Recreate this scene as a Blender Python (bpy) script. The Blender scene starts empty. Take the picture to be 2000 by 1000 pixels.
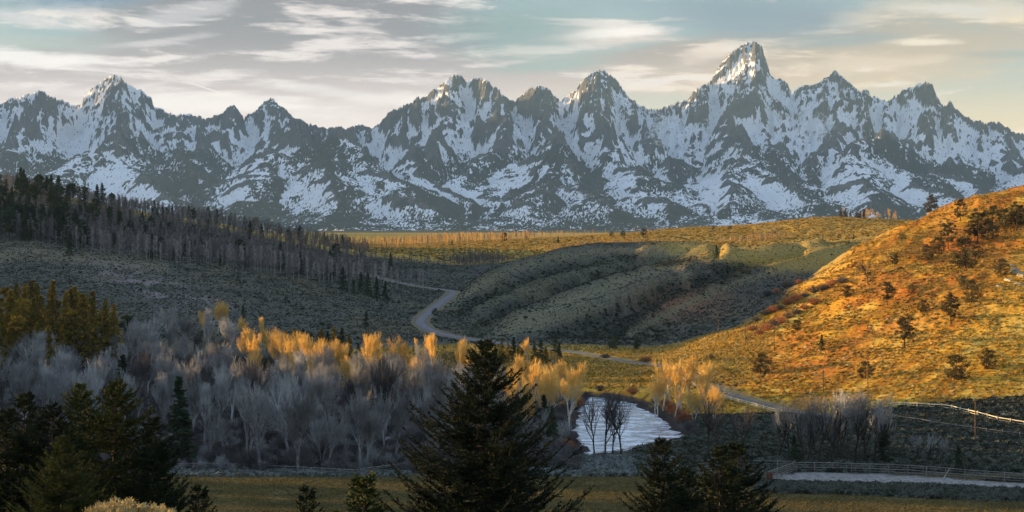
import bpy, math, random
import numpy as np
from math import radians, sin, cos, pi

random.seed(7)
RNG = np.random.default_rng(7)
CAMZ = 45.0          # camera height over the valley floor (m)
F = 2778.0           # focal length in photo pixels (2000 px wide frame)
HOR = 440.0          # photo row of the horizon
SUN_AZ = 14.0        # sun stands 14 deg forward of due left
SUN_EL = 5.2
scene = bpy.context.scene
COL = scene.collection

# ------------------------------------------------------------ measuring
def X(px, Y): return (px - 1000.0) / F * Y
def Zp(py, Y): return CAMZ + (HOR - py) / F * Y
def Yz(py, z=0.0): return (CAMZ - z) * F / (py - HOR)

# ------------------------------------------------------------ noise
def _hash(ix, iy, seed):
    h = (ix.astype(np.int64) * 374761393 + iy.astype(np.int64) * 668265263 + seed * 974634777) & 0xFFFFFFFF
    h = ((h ^ (h >> 13)) * 1274126177) & 0xFFFFFFFF
    h = ((h ^ (h >> 16)) * 2246822519) & 0xFFFFFFFF
    return (h ^ (h >> 15)) & 0xFFFF
_G = np.stack([np.cos(np.arange(256) * 2 * pi / 256), np.sin(np.arange(256) * 2 * pi / 256)], 1)
def pnoise(x, y, seed=0):
    x = np.asarray(x, float); y = np.asarray(y, float)
    ix = np.floor(x).astype(np.int64); iy = np.floor(y).astype(np.int64)
    fx = x - ix; fy = y - iy
    sx = fx * fx * fx * (fx * (fx * 6 - 15) + 10); sy = fy * fy * fy * (fy * (fy * 6 - 15) + 10)
    def g(dx, dy):
        k = _hash(ix + dx, iy + dy, seed) & 255
        return _G[k, 0] * (fx - dx) + _G[k, 1] * (fy - dy)
    a = g(0, 0); b = g(1, 0); c = g(0, 1); d = g(1, 1)
    return 1.5 * ((a + (b - a) * sx) + ((c + (d - c) * sx) - (a + (b - a) * sx)) * sy)
def fbm(x, y, octv=5, gain=0.5, seed=0):
    s = 0.0; a = 1.0; t = 0.0
    for i in range(octv):
        s = s + a * pnoise(x, y, seed + i * 17); t += a
        x = x * 2.03 + 11.3; y = y * 2.03 - 7.7; a *= gain
    return s / t
def ridged(x, y, octv=6, gain=0.55, seed=0):
    s = 0.0; a = 1.0; w = 1.0; t = 0.0
    for i in range(octv):
        n = 1.0 - np.abs(pnoise(x, y, seed + i * 31)) * 1.35
        n = np.clip(n, 0, 1) ** 2 * w
        s = s + a * n; t += a
        w = np.clip(n * 1.6, 0, 1)
        x = x * 2.07 + 3.1; y = y * 2.07 + 5.9; a *= gain
    return s / t
def sstep(a, b, x):
    t = np.clip((x - a) / (b - a), 0, 1); return t * t * (3 - 2 * t)

# ------------------------------------------------------------ mesh / object helpers
def mesh_from(name, verts, quads=None, tris=None, smooth=False):
    me = bpy.data.meshes.new(name)
    verts = np.asarray(verts, np.float32)
    nq = 0 if quads is None else len(quads); nt = 0 if tris is None else len(tris)
    loops = []
    if nq: loops.append(np.asarray(quads, np.int32).ravel())
    if nt: loops.append(np.asarray(tris, np.int32).ravel())
    loops = np.concatenate(loops)
    starts = np.concatenate([np.arange(nq) * 4, nq * 4 + np.arange(nt) * 3]).astype(np.int32)
    me.vertices.add(len(verts)); me.vertices.foreach_set('co', verts.ravel())
    me.loops.add(len(loops)); me.loops.foreach_set('vertex_index', loops)
    me.polygons.add(nq + nt); me.polygons.foreach_set('loop_start', starts)
    me.update(calc_edges=True)
    if smooth: me.polygons.foreach_set('use_smooth', np.ones(nq + nt, bool))
    me.validate(clean_customdata=False)
    return me
def obj(name, me, mat=None, parent=None, loc=None):
    o = bpy.data.objects.new(name, me)
    COL.objects.link(o)
    if mat is not None and me is not None and len(me.materials) == 0: me.materials.append(mat)
    if parent is not None: o.parent = parent
    if loc is not None: o.location = loc
    return o
def tag(o, label=None, cat=None, group=None, kind=None):
    if label: o['label'] = label
    if cat: o['category'] = cat
    if group: o['group'] = group
    if kind: o['kind'] = kind
    return o
class MB:
    """collects tubes, boxes and cards for ONE mesh"""
    def __init__(s): s.v = []; s.q = []; s.t = []; s.n = 0
    def add(s, v, q=None, t=None):
        v = np.asarray(v, float).reshape(-1, 3)
        if q is not None and len(q): s.q.append(np.asarray(q).reshape(-1, 4) + s.n)
        if t is not None and len(t): s.t.append(np.asarray(t).reshape(-1, 3) + s.n)
        s.v.append(v); s.n += len(v)
    def tubes(s, p0, p1, r0, r1, n=4):
        p0 = np.asarray(p0, float).reshape(-1, 3); p1 = np.asarray(p1, float).reshape(-1, 3)
        r0 = np.broadcast_to(np.asarray(r0, float), (len(p0),)); r1 = np.broadcast_to(np.asarray(r1, float), (len(p0),))
        d = p1 - p0; L = np.linalg.norm(d, axis=1, keepdims=True) + 1e-9; d = d / L
        ref = np.where(np.abs(d[:, 2:3]) > 0.9, np.array([[1., 0, 0]]), np.array([[0, 0, 1.]]))
        a = np.cross(d, ref); a /= np.linalg.norm(a, axis=1, keepdims=True) + 1e-9
        b = np.cross(d, a)
        an = np.arange(n) * 2 * pi / n
        ring = a[:, None, :] * np.cos(an)[None, :, None] + b[:, None, :] * np.sin(an)[None, :, None]
        v0 = p0[:, None, :] + ring * r0[:, None, None]; v1 = p1[:, None, :] + ring * r1[:, None, None]
        v = np.concatenate([v0, v1], 1)
        k = np.arange(n); k2 = (k + 1) % n
        q = np.stack([k, k2, k2 + n, k + n], 1)[None] + (np.arange(len(p0)) * 2 * n)[:, None, None]
        s.add(v, q)
    def cards(s, c, ax, w, L):
        """flat quads: centre c, long axis ax (unit), half width w, half length L, random roll"""
        N = len(c)
        r = RNG.normal(size=(N, 3)); sd = np.cross(ax, r); sd /= np.linalg.norm(sd, axis=1, keepdims=True) + 1e-9
        w = np.broadcast_to(w, (N,))[:, None]; L = np.broadcast_to(L, (N,))[:, None]
        v = np.stack([c - ax * L - sd * w, c - ax * L + sd * w, c + ax * L + sd * w * .5, c + ax * L - sd * w * .5], 1)
        s.add(v, np.arange(N * 4).reshape(N, 4))
    def spikes(s, c, tip, w):
        """triangles with base at c and point at tip"""
        N = len(c); ax = tip - c
        r = RNG.normal(size=(N, 3)); sd = np.cross(ax, r); sd /= np.linalg.norm(sd, axis=1, keepdims=True) + 1e-9
        w = np.broadcast_to(w, (N,))[:, None]
        v = np.stack([c - sd * w, c + sd * w, tip], 1)
        s.add(v, None, np.arange(N * 3).reshape(N, 3))
    def box(s, lo, hi):
        x0, y0, z0 = lo; x1, y1, z1 = hi
        v = [(x0,y0,z0),(x1,y0,z0),(x1,y1,z0),(x0,y1,z0),(x0,y0,z1),(x1,y0,z1),(x1,y1,z1),(x0,y1,z1)]
        s.add(v, [(0,3,2,1),(4,5,6,7),(0,1,5,4),(1,2,6,5),(2,3,7,6),(3,0,4,7)])
    def mesh(s, name, smooth=False):
        return mesh_from(name, np.concatenate(s.v), np.concatenate(s.q) if s.q else None, np.concatenate(s.t) if s.t else None, smooth)

# ------------------------------------------------------------ materials
def newmat(name):
    m = bpy.data.materials.new(name); m.use_nodes = True
    nt = m.node_tree; b = nt.nodes['Principled BSDF']
    b.inputs['Roughness'].default_value = 0.9
    b.inputs['Specular IOR Level'].default_value = 0.15
    return m, nt, b
def node(nt, typ, **kw):
    n = nt.nodes.new(typ)
    for k, v in kw.items():
        if k.startswith('i_'):
            key = k[2:]; key = int(key) if key.isdigit() else key.replace('_', ' ')
            n.inputs[key].default_value = v
        else: setattr(n, k, v)
    return n
def ramp(nt, fac, stops):
    r = nt.nodes.new('ShaderNodeValToRGB'); e = r.color_ramp.elements
    while len(e) > 1: e.remove(e[0])
    e[0].position = stops[0][0]; e[0].color = (*stops[0][1], 1)
    for p, c in stops[1:]:
        k = e.new(p); k.color = (*c, 1)
    nt.links.new(fac, r.inputs[0]); return r
def mottled(name, c1, c2, scale=1.0, rough=0.9, detail=4, obj_rand=0.25, coord='Object', transl=0.0):
    """two-tone procedural colour with a per-object brightness shift"""
    m, nt, b = newmat(name)
    tc = node(nt, 'ShaderNodeTexCoord'); nz = node(nt, 'ShaderNodeTexNoise', i_Scale=scale, i_Detail=detail)
    nt.links.new(tc.outputs[coord], nz.inputs['Vector'])
    r = ramp(nt, nz.outputs[0], [(0.35, c1), (0.65, c2)])
    oi = node(nt, 'ShaderNodeObjectInfo')
    mr = node(nt, 'ShaderNodeMapRange', i_3=1 - obj_rand, i_4=1 + obj_rand)
    nt.links.new(oi.outputs['Random'], mr.inputs[0])
    mx = node(nt, 'ShaderNodeVectorMath', operation='SCALE')
    nt.links.new(r.outputs[0], mx.inputs[0]); nt.links.new(mr.outputs[0], mx.inputs['Scale'])
    nt.links.new(mx.outputs[0], b.inputs['Base Color'])
    b.inputs['Roughness'].default_value = rough
    return m

# ------------------------------------------------------------ camera
cam = bpy.data.cameras.new('camera'); co = bpy.data.objects.new('camera', cam); COL.objects.link(co)
cam.sensor_width = 36.0; cam.lens = 36.0 * F / 2000.0; cam.shift_y = -(500 - HOR) / 2000.0
cam.clip_start = 0.5; cam.clip_end = 90000
co.location = (0, 0, CAMZ); co.rotation_euler = (pi / 2, 0, 0)
scene.camera = co

# ------------------------------------------------------------ sun
az = radians(SUN_AZ); el = radians(SUN_EL)
SDIR = np.array([-cos(az) * cos(el), sin(az) * cos(el), sin(el)])   # towards the sun
sl = bpy.data.lights.new('sun', 'SUN'); so = bpy.data.objects.new('sun', sl); COL.objects.link(so)
sl.energy = 5.0; sl.angle = radians(0.5); sl.color = (1.0, 0.62, 0.25)
from mathutils import Vector
so.rotation_euler = Vector(SDIR).to_track_quat('Z', 'Y').to_euler()

scene.view_settings.view_transform = 'Standard'; scene.view_settings.look = 'None'
scene.view_settings.gamma = 1.0; scene.view_settings.exposure = EXPO = 1.9
scene.view_settings.use_curve_mapping = False
scene.cycles.use_denoising = True
scene.cycles.max_bounces = 6; scene.cycles.diffuse_bounces = 2; scene.cycles.glossy_bounces = 2
scene.cycles.volume_bounces = 0; scene.cycles.transparent_max_bounces = 6
scene.cycles.sample_clamp_indirect = 6
scene.cycles.use_light_tree = False
# ------------------------------------------------------------ terrain of the valley
CP = []   # control points (u, lnY, z)
def cz(px, Y, z): CP.append(((px - 1000.0) / F, math.log(Y), z))
def cp(px, py, Y): cz(px, Y, Zp(py, Y))
for px in (-500, -200, 100, 400, 700, 1000, 1300, 1600, 1900, 2300):
    cz(px, 215, 0); cz(px, 255, 0)
for px in (-200, 100, 400, 700, 1000, 1300, 1550): cz(px, 310, 0)
for px in (-200, 100, 400, 700, 1000, 1300): cz(px, 380, 0)
for px in (-200, 150, 400, 700, 950, 1150): cz(px, 460, .5)
# sagebrush slope and wooded hill
for px, pts in {
    -700: [(640,480),(560,600),(470,720),(400,850),(330,1000),(290,1200)],
    -300: [(640,520),(560,620),(480,720),(430,850),(372,1000),(335,1150)],
    0:  [(645,540),(600,580),(555,640),(510,710),(476,800),(430,930),(385,1030),(366,1100)],
    130:[(650,540),(600,580),(560,630),(520,700),(490,770),(440,920),(400,1030),(386,1100)],
    250:[(650,540),(605,590),(565,640),(530,700),(510,745),(470,870),(425,1020),(410,1100)],
    380:[(652,540),(610,590),(570,650),(540,700),(522,745),(490,870),(447,1020),(432,1110)],
    500:[(655,545),(625,585),(585,640),(552,700),(536,745),(505,880),(465,1040),(452,1130)],
    650:[(655,550),(630,590),(590,660),(560,740),(530,860),(492,1060),(478,1180)],
    780:[(650,560),(625,610),(598,680),(565,770),(530,920),(499,1100),(487,1230)],
}.items():
    for py, Y in pts: cp(px, py, Y)
for px, z in ((-700, 100), (-300, 85), (0, 70), (250, 55), (500, 42)): cz(px, 1500, z * .62 + 8)
for px, py, Y in [(870,505,1120),(870,530,920),(880,575,761),(820,632,593),(935,662,525),(900,640,590),(950,492,1180),
    # far bench
    (700,484,1330),(850,484,1330),(950,482,1300),(700,478,1600),(900,473,1600),(700,468,2300),(1000,467,2300),
    (1000,474,1380),(1100,466,1420),(1200,461,1420),(1300,449,1420),(1450,441,1420),(1600,426,1380),(1750,433,1340),(1900,436,1340),(2200,440,1350),
    (1050,492,1170),(1200,484,1140),(1330,482,1120),(1450,478,1120),(1600,470,1120),(1750,460,1100),
    (1300,466,1260),(1500,458,1260),(1650,448,1240),
    # first bare ridge
    (870,598,690),(905,577,725),(940,555,765),(1000,526,825),(1080,504,885),(1160,491,935),(1300,486,985),(1500,485,1010),
    (950,612,650),(1000,575,705),(1060,560,735),(1100,545,765),(1180,528,800),(1250,518,830),(1350,505,870),
    # second ridge
    (960,664,540),(1020,626,585),(1100,590,640),(1180,560,690),(1260,531,740),(1350,511,790),(1450,499,835),(1600,480,885),
    # gully and third ridge
    (1200,652,550),(1230,600,630),(1290,572,675),(1380,538,725),(1480,510,775),
    (1300,655,545),(1350,600,630),(1450,553,690),(1560,522,750),(1650,494,815),
    # big sunlit hill: crest
    (1330,702,440),(1400,662,480),(1500,602,520),(1580,553,550),(1620,522,572),(1660,488,592),(1740,447,622),(1850,399,652),(2000,366,682),(2200,335,700),(2500,310,720),
    # its face
    (2000,862,296),(2000,800,322),(2000,750,350),(2000,650,400),(2000,550,470),(2000,450,575),
    (1800,832,312),(1800,750,360),(1800,650,420),(1800,550,500),(1800,470,585),
    (1600,795,345),(1600,720,400),(1600,650,450),(1600,590,510),
    (1450,780,362),(1450,720,420),(1450,670,462),
    (1300,745,405),(1300,705,465),
    (2300,850,300),(2300,650,390),(2300,450,540),
    (1100,662,525),(1100,640,570),(1200,690,485),(1000,668,520)]:
    cp(px, py, Y)
for px, Y, z in [(1640,700,17),(1560,640,15.5),(1740,740,24),(1850,760,30),(2000,800,36),(2300,850,40),(1900,950,40),(2200,1000,40),
                 (900,850,8.5),(1000,950,14),(1150,1060,22),(1050,660,9.3),(1180,720,14.2),(1300,780,20.5),
                 (1300,1700,36),(1600,1700,42),(1900,1700,44),(2300,1700,44),(1300,2600,22),(1900,2600,24),(300,2600,24),(-300,2600,25),(700,3400,20),(1700,3400,20),(-500,3400,20)]:
    cz(px, Y, z)
CP = np.array(CP)
SU, ST = 3.2, 1.5
def tps_fit(P, lam=2e-4):
    n = len(P); S = np.stack([P[:, 0] * SU, P[:, 1] * ST], 1)
    d2 = ((S[:, None] - S[None]) ** 2).sum(2)
    K = 0.5 * d2 * np.log(d2 + 1e-12) + lam * np.eye(n) * 1.0
    A = np.zeros((n + 3, n + 3)); A[:n, :n] = K; Q = np.concatenate([np.ones((n, 1)), S], 1)
    A[:n, n:] = Q; A[n:, :n] = Q.T
    w = np.linalg.solve(A, np.concatenate([P[:, 2], np.zeros(3)]))
    return S, w
TS, TW = tps_fit(CP)
def tps_eval(u, t):
    s = u * SU; q = t * ST; out = TW[-3] + TW[-2] * s + TW[-1] * q
    for i in range(len(TS)):
        d2 = (s - TS[i, 0]) ** 2 + (q - TS[i, 1]) ** 2
        out = out + TW[i] * 0.5 * d2 * np.log(d2 + 1e-12)
    return out

U = np.concatenate([np.linspace(-2.6, -.95, 60)[:-1], np.linspace(-.95, -.42, 130)[:-1], np.linspace(-.42, .42, 860)[:-1], np.linspace(.42, .8, 50)])
NT = 1080
T = np.linspace(math.log(1.2), math.log(5200), NT)
UU, TT = np.meshgrid(U, T)          # rows = distance
YY = np.exp(TT); XX = UU * YY

def near_slope(x, y):
    r = y
    z = np.interp(r, [0, 8, 20, 40, 60, 90, 130, 170, 200, 220], [43.3, 42.3, 40.0, 34.5, 28.6, 20.5, 11, 4.0, .8, 0])
    return z

# river basin (world outline measured on the water, z = -1)
WZ = -1.0
RIV = np.array([(X(a, Yz(b, WZ)), Yz(b, WZ)) for a, b in
  [(1147,775),(1185,777),(1228,785),(1268,799),(1303,822),(1330,846),(1350,859),(1292,871),(1232,884),(1175,893),(1128,894),(1100,892),(1142,881),(1122,866),(1113,845),(1114,820),(1130,795)]])
def sdist_poly(x, y, P):
    d = np.full(x.shape, 1e9); ins = np.zeros(x.shape, bool); n = len(P)
    for i in range(n):
        ax, ay = P[i]; bx, by = P[(i + 1) % n]; ex, ey = bx - ax, by - ay
        t = np.clip(((x - ax) * ex + (y - ay) * ey) / (ex * ex + ey * ey + 1e-9), 0, 1)
        d = np.minimum(d, np.hypot(x - ax - t * ex, y - ay - t * ey))
        c = ((ay > y) != (by > y)) & (x < (bx - ax) * (y - ay) / (by - ay + 1e-12) + ax)
        ins ^= c
    return np.where(ins, -d, d)
def dist_line(x, y, P):
    """distance to a polyline and the interpolated third coordinate there"""
    d = np.full(x.shape, 1e9); zz = np.zeros(x.shape)
    for i in range(len(P) - 1):
        a, b = P[i], P[i + 1]; ex, ey = b[0] - a[0], b[1] - a[1]
        t = np.clip(((x - a[0]) * ex + (y - a[1]) * ey) / (ex * ex + ey * ey + 1e-9), 0, 1)
        dd = np.hypot(x - a[0] - t * ex, y - a[1] - t * ey)
        m = dd < d; d = np.where(m, dd, d); zz = np.where(m, a[2] + t * (b[2] - a[2]), zz)
    return d, zz
def catmull(P, n=10):
    P = np.asarray(P, float); out = []
    Q = np.concatenate([[2 * P[0] - P[1]], P, [2 * P[-1] - P[-2]]])
    for i in range(1, len(Q) - 2):
        for k in range(n):
            t = k / n
            out.append(.5 * ((2 * Q[i]) + (-Q[i-1] + Q[i+1]) * t + (2*Q[i-1] - 5*Q[i] + 4*Q[i+1] - Q[i+2]) * t*t + (-Q[i-1] + 3*Q[i] - 3*Q[i+1] + Q[i+2]) * t**3))
    out.append(P[-1]); return np.array(out)

print('tps', len(CP))
_cu = np.linspace(U[0], U[-1], 420); _ct = np.linspace(T[0], T[-1], 200)
_cg = tps_eval(*np.meshgrid(_cu, _ct))
_a = np.array([np.interp(U, _cu, r) for r in _cg]); ZG = np.array([np.interp(T, _ct, c) for c in _a.T]).T
nb = sstep(212, 245, YY); ZG = np.where(YY < 212, 0, ZG) * nb
ZG = np.maximum(ZG, -0.2)
ZG = ZG + near_slope(XX, YY)
far = sstep(2900, 4200, YY); ZG = ZG * (1 - far) + 18 * far
# relief: gullies on the slopes, small bumps
rel = sstep(3, 12, ZG) * sstep(260, 420, YY) * (1 - sstep(2000, 3000, YY))
lit_hill = sstep(1180, 1500, 1000 + UU * F) * (1 - sstep(640, 760, YY))
# gullies of the sunlit hill run down to the lower left: stretch noise along that line
ga = XX * .55 + YY * .83; gb = XX * .83 - YY * .55
ZG += rel * lit_hill * (ridged(ga / 34., gb / 160., 4, .5, 5) - .45) * 4.2
ZG += rel * (1 - lit_hill) * (fbm(XX / 90., YY / 120., 4, .5, 9)) * 3.2 * (1 - .55 * sstep(1200, 1300, YY))
ZG += rel * fbm(XX / 16., YY / 20., 3, .5, 12) * .7
ZG += fbm(XX / 7., YY / 7., 3, .55, 15) * .16 * sstep(225, 300, YY)
# spur crests on the bare ridges
mid = sstep(860, 960, 1000 + UU * F) * (1 - lit_hill) * sstep(560, 640, YY) * (1 - sstep(1000, 1100, YY))
ZG += mid * rel * (ridged((XX * .5 + YY * .87) / 60., (XX * .87 - YY * .5) / 260., 3, .5, 44) - .5) * (7 - 5.5 * sstep(1240, 1340, 1000 + UU * F))

# occluder ridge added beyond the frame, notched to shape the shadow over the valley
vv = YY + (XX + 330) * math.tan(az)      # sun-aligned coordinate at x = -330
_hv = [(275,50),(290,50),(292,8),(300,8),(301,50),(304,50),(305,8),(309,8),(310,50),(316,50),(317.5,8),(326,8),(328,50),(362,50),(374,38),(386,29),(480,29),(510,29),(565,29),(630,60),(700,64),(900,60),(1000,51),(1045,46),(1100,40),(1200,38),(1420,30),(1600,22)]
Hocc = np.interp(vv, [p[0] for p in _hv], [p[1] for p in _hv])
xo = -np.maximum(345, .60 * YY); Hcap = np.maximum(Hocc + (-XX - 330) * .094, 0); Hocc = Hocc + (-xo - 330) * .094
ZG = np.where(UU < -.44, np.minimum(ZG, Hcap), ZG)
xs = np.exp(-((XX - xo) / (60. * -xo / 345.)) ** 2); xs = np.where(XX < xo, np.maximum(xs, .85 * np.exp(-((XX - xo) / 900.) ** 2)), xs)
side = 1 - sstep(-.47, -.40, UU)
OC = Hocc * xs * side
ZG = np.where(side > 0, np.maximum(ZG, OC), ZG)
# two unseen humps added beyond the left edge to shade pines and grove
for kx, ky, kh, ksx, ksy in ((-232, 500, 18, 22, 38), (-200, 388, 25, 19, 66)):
    ZG = np.maximum(ZG, kh * np.exp(-((XX - kx) / ksx) ** 2 - ((YY - ky) / ksy) ** 4) + .0)

# road
RD = [(1000+700, 348+4, 1.2)]
ROAD = [(1640,330),(1560,338),(1525,346),(1460,362),(1400,385),(1340,418),(1275,447),(1210,468),(1130,486),(1040,500),(935,525),(885,545),(845,568),(824,592),(822,618),(838,660),(862,712),(880,752),(884,785),(868,812),(820,835),(760,860),(690,900)]
def gz(x, y):
    x = np.asarray(x, float); y = np.asarray(y, float)
    fu = np.interp(x / y, U, np.arange(len(U))); ft = (np.log(y) - T[0]) / (T[1] - T[0])
    i = np.clip(fu.astype(int), 0, len(U) - 2); j = np.clip(ft.astype(int), 0, NT - 2)
    a = np.clip(fu - i, 0, 1); b = np.clip(ft - j, 0, 1)
    return (ZG[j, i] * (1-a) * (1-b) + ZG[j, i+1] * a * (1-b) + ZG[j+1, i] * (1-a) * b + ZG[j+1, i+1] * a * b)
rp = catmull([(X(a, b), b) for a, b in ROAD], 8)
rz = gz(rp[:, 0], rp[:, 1])
k = np.ones(13) / 13; rz = np.convolve(np.pad(rz, 6, mode='edge'), k, 'valid')
RP = np.column_stack([rp, rz])
selr = (YY > 300) & (YY < 950)
dr, zr = dist_line(XX[selr], YY[selr], RP[::2])
w = 1 - sstep(4.5, 12, dr); ZG[selr] = ZG[selr] * (1 - w) + (zr - .12) * w
# river
selw = (YY > 255) & (YY < 420)
dw = sdist_poly(XX[selw], YY[selw], RIV)
dwn = dw + fbm(XX[selw] / 6., YY[selw] / 6., 4, .6, 77) * 3.4
ZG[selw] = np.minimum(ZG[selw], -2.0 + sstep(-3, 2.0, dwn) * 2.2 + np.maximum(0, dwn) * .8)

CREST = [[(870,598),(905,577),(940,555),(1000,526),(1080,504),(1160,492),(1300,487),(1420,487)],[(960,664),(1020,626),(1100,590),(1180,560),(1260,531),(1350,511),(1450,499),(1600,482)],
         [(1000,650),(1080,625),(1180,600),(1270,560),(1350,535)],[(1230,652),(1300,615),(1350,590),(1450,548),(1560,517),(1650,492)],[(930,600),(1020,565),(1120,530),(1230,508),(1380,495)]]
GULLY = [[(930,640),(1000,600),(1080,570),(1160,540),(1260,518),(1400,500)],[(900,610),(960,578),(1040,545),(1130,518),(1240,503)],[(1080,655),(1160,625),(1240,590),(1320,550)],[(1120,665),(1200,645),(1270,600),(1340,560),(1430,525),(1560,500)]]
PX = 1000 + UU * F; PY = HOR + (CAMZ - ZG) * F / YY
selz = (YY > 480) & (YY < 1080) & (UU > -.1) & (UU < .3)
fz = sstep(520, 580, YY) * (1 - sstep(960, 1060, YY)) * sstep(880, 960, PX) * (1 - sstep(-30, 30, np.interp(PX, [1150,1400,1600,1740,1850], [380,480,560,622,652]) - YY + 60))
for L, sgn in [(l, 1) for l in CREST] + [(l, -1) for l in GULLY]:
    ds, _ = dist_line(PX[selz], PY[selz], [(a, b, 0) for a, b in L]); e = np.zeros(PX.shape); e[selz] = np.exp(-(ds / 12.) ** 2); ZG = ZG + sgn * (4.6 if sgn > 0 else 5.0) * e * fz
# ---- surface colours (ground cover, with some light and shade put in)
PX = 1000 + UU * F; PY = HOR + (CAMZ - ZG) * F / YY
def mixc(A, c, m): return A * (1 - m[..., None]) + np.array(c) * m[..., None]
n1 = fbm(XX / 40., YY / 55., 4, .55, 21); n2 = fbm(XX / 9., YY / 14., 4, .6, 22); n3 = fbm(XX / 130., YY / 160., 3, .5, 23)
sage = np.array([.088, .09, .076]); C = np.ones(XX.shape + (3,)) * sage
C = mixc(C, (.125, .105, .068), sstep(-.1, .35, n1) * .8)                   # dry grass between the sage
C = mixc(C, (.04, .044, .034), sstep(.1, .5, n2) * .6)
# pink-grey soil streak on the left slope
stk = np.exp(-((PX - 190 - (PY - 510) * 2.1) / 90.) ** 2) * sstep(500, 530, PY) * (1 - sstep(620, 650, PY)) * (YY > 500)
C = mixc(C, (.17, .15, .10), np.exp(-((PY - 492 - np.abs(PX - 60) * .12) / 16.) ** 2) * (PX < 330) * (YY > 500) * .8)
C = mixc(C, (.22, .185, .185), stk * sstep(-.2, .3, n2 + n1))
# dark brush hollow and reddish soil on the third ridge
band = np.exp(-((PX - (1240 + (650 - PY) * 1.55)) / 62.) ** 2) * sstep(480, 505, PY) * (1 - sstep(655, 680, PY)) * (YY > 480)
C = mixc(C, (.022, .026, .018), band * .92 * sstep(-.35, .05, n2))
red2 = np.exp(-(((PX - 1330) / 90.) ** 2 + ((PY - 592) / 32.) ** 2)) * (YY > 480)
C = mixc(C, (.24, .115, .06), red2 * .8)
C = mixc(C, (.20, .19, .125), np.exp(-((PX - (1010 + (640 - PY) * 2.2)) / 70.) ** 2) * sstep(490, 520, PY) * (1 - sstep(630, 660, PY)) * .6 * (YY > 500))
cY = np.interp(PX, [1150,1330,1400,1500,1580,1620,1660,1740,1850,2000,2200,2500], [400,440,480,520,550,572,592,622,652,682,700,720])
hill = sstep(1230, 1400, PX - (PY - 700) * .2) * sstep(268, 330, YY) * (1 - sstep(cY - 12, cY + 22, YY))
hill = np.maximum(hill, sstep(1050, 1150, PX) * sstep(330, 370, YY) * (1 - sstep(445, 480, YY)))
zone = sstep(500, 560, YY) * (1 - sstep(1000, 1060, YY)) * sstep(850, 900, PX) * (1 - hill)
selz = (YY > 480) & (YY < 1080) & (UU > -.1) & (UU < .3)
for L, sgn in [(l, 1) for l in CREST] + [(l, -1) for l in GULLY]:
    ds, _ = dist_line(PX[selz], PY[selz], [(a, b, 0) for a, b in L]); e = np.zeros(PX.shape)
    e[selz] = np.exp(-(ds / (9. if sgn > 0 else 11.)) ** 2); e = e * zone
    C = mixc(C, (.19, .175, .11) if sgn > 0 else (.028, .034, .026), e * (.7 + .6 * n2).clip(0, 1))  # paler crests and darker brushy gullies, fold shading put into the colour
C = mixc(C, (.50, .34, .06), sstep(1240, 1330, PX) * sstep(-14, 6, np.interp(PX, [1240,1330,1420,1540,1640,1760], [484,494,506,524,530,520]) + 14 * n2 - PY) * (YY > 560) * (1 - hill) * (YY < 1100) * .5)  # golden grass tone stands in for sun on the ridge crests
# far bench: golden grass
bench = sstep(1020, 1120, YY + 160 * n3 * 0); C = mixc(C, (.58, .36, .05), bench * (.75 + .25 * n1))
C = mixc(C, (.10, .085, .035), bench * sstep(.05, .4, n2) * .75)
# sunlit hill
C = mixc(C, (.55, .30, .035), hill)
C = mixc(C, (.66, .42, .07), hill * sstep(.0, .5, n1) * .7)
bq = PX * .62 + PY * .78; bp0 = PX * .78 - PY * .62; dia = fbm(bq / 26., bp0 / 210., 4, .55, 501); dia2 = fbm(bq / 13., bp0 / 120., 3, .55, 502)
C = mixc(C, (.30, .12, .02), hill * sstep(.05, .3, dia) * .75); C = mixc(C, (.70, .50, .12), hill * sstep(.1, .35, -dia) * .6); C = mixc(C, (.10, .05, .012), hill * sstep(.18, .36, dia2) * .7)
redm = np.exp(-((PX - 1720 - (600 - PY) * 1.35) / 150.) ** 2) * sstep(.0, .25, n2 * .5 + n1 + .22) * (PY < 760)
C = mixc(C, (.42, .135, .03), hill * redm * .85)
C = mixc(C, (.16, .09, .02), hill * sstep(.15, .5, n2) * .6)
# meadow across the river
mead = sstep(395, 410, YY) * (1 - sstep(498, 512, YY)) * sstep(620, 720, PX)
C = mixc(C, (.50, .33, .07), mead * (1 - hill)); C = mixc(C, (.2, .15, .04), mead * sstep(.0, .4, n2) * .5)
# home field: short dry grass
fld = (1 - sstep(252, 256, YY + 1.5 * n2)) * sstep(120, 160, YY) 
C = mixc(C, (.115, .088, .034), fld); C = mixc(C, (.05, .045, .02), fld * sstep(-.1, .3, fbm(XX / 14., YY / 3., 3, .5, 31)) * .8)
C = mixc(C, (.19, .15, .07), fld * sstep(.1, .4, fbm(XX / 10., YY / 2., 3, .5, 33)) * .6)
near = 1 - sstep(110, 160, YY); C = mixc(C, (.12, .105, .055), near)
# grove floor: tree shade put into the dark colour, with rags of snow
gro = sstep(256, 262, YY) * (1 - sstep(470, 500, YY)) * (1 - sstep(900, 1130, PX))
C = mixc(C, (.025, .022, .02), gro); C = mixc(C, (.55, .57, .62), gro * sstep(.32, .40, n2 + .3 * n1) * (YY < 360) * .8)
# arena sand
ARENA = np.array([(X(a, Yz(b)), Yz(b)) for a, b in [(1500,939),(1520,928),(1572,922),(1700,926),(1850,935),(2010,944),(2200,952),(2200,966),(2010,957),(1850,951),(1690,946),(1560,943)]])
sela = (YY > 225) & (YY < 275)
da = sdist_poly(XX[sela], YY[sela], ARENA); Ca = C[sela]
ma = 1 - sstep(-.4, .5, da + n2[sela] * .5); Ca = Ca * (1 - ma[:, None]) + np.array([.27, .26, .25]) * ma[:, None]; C[sela] = Ca
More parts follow.
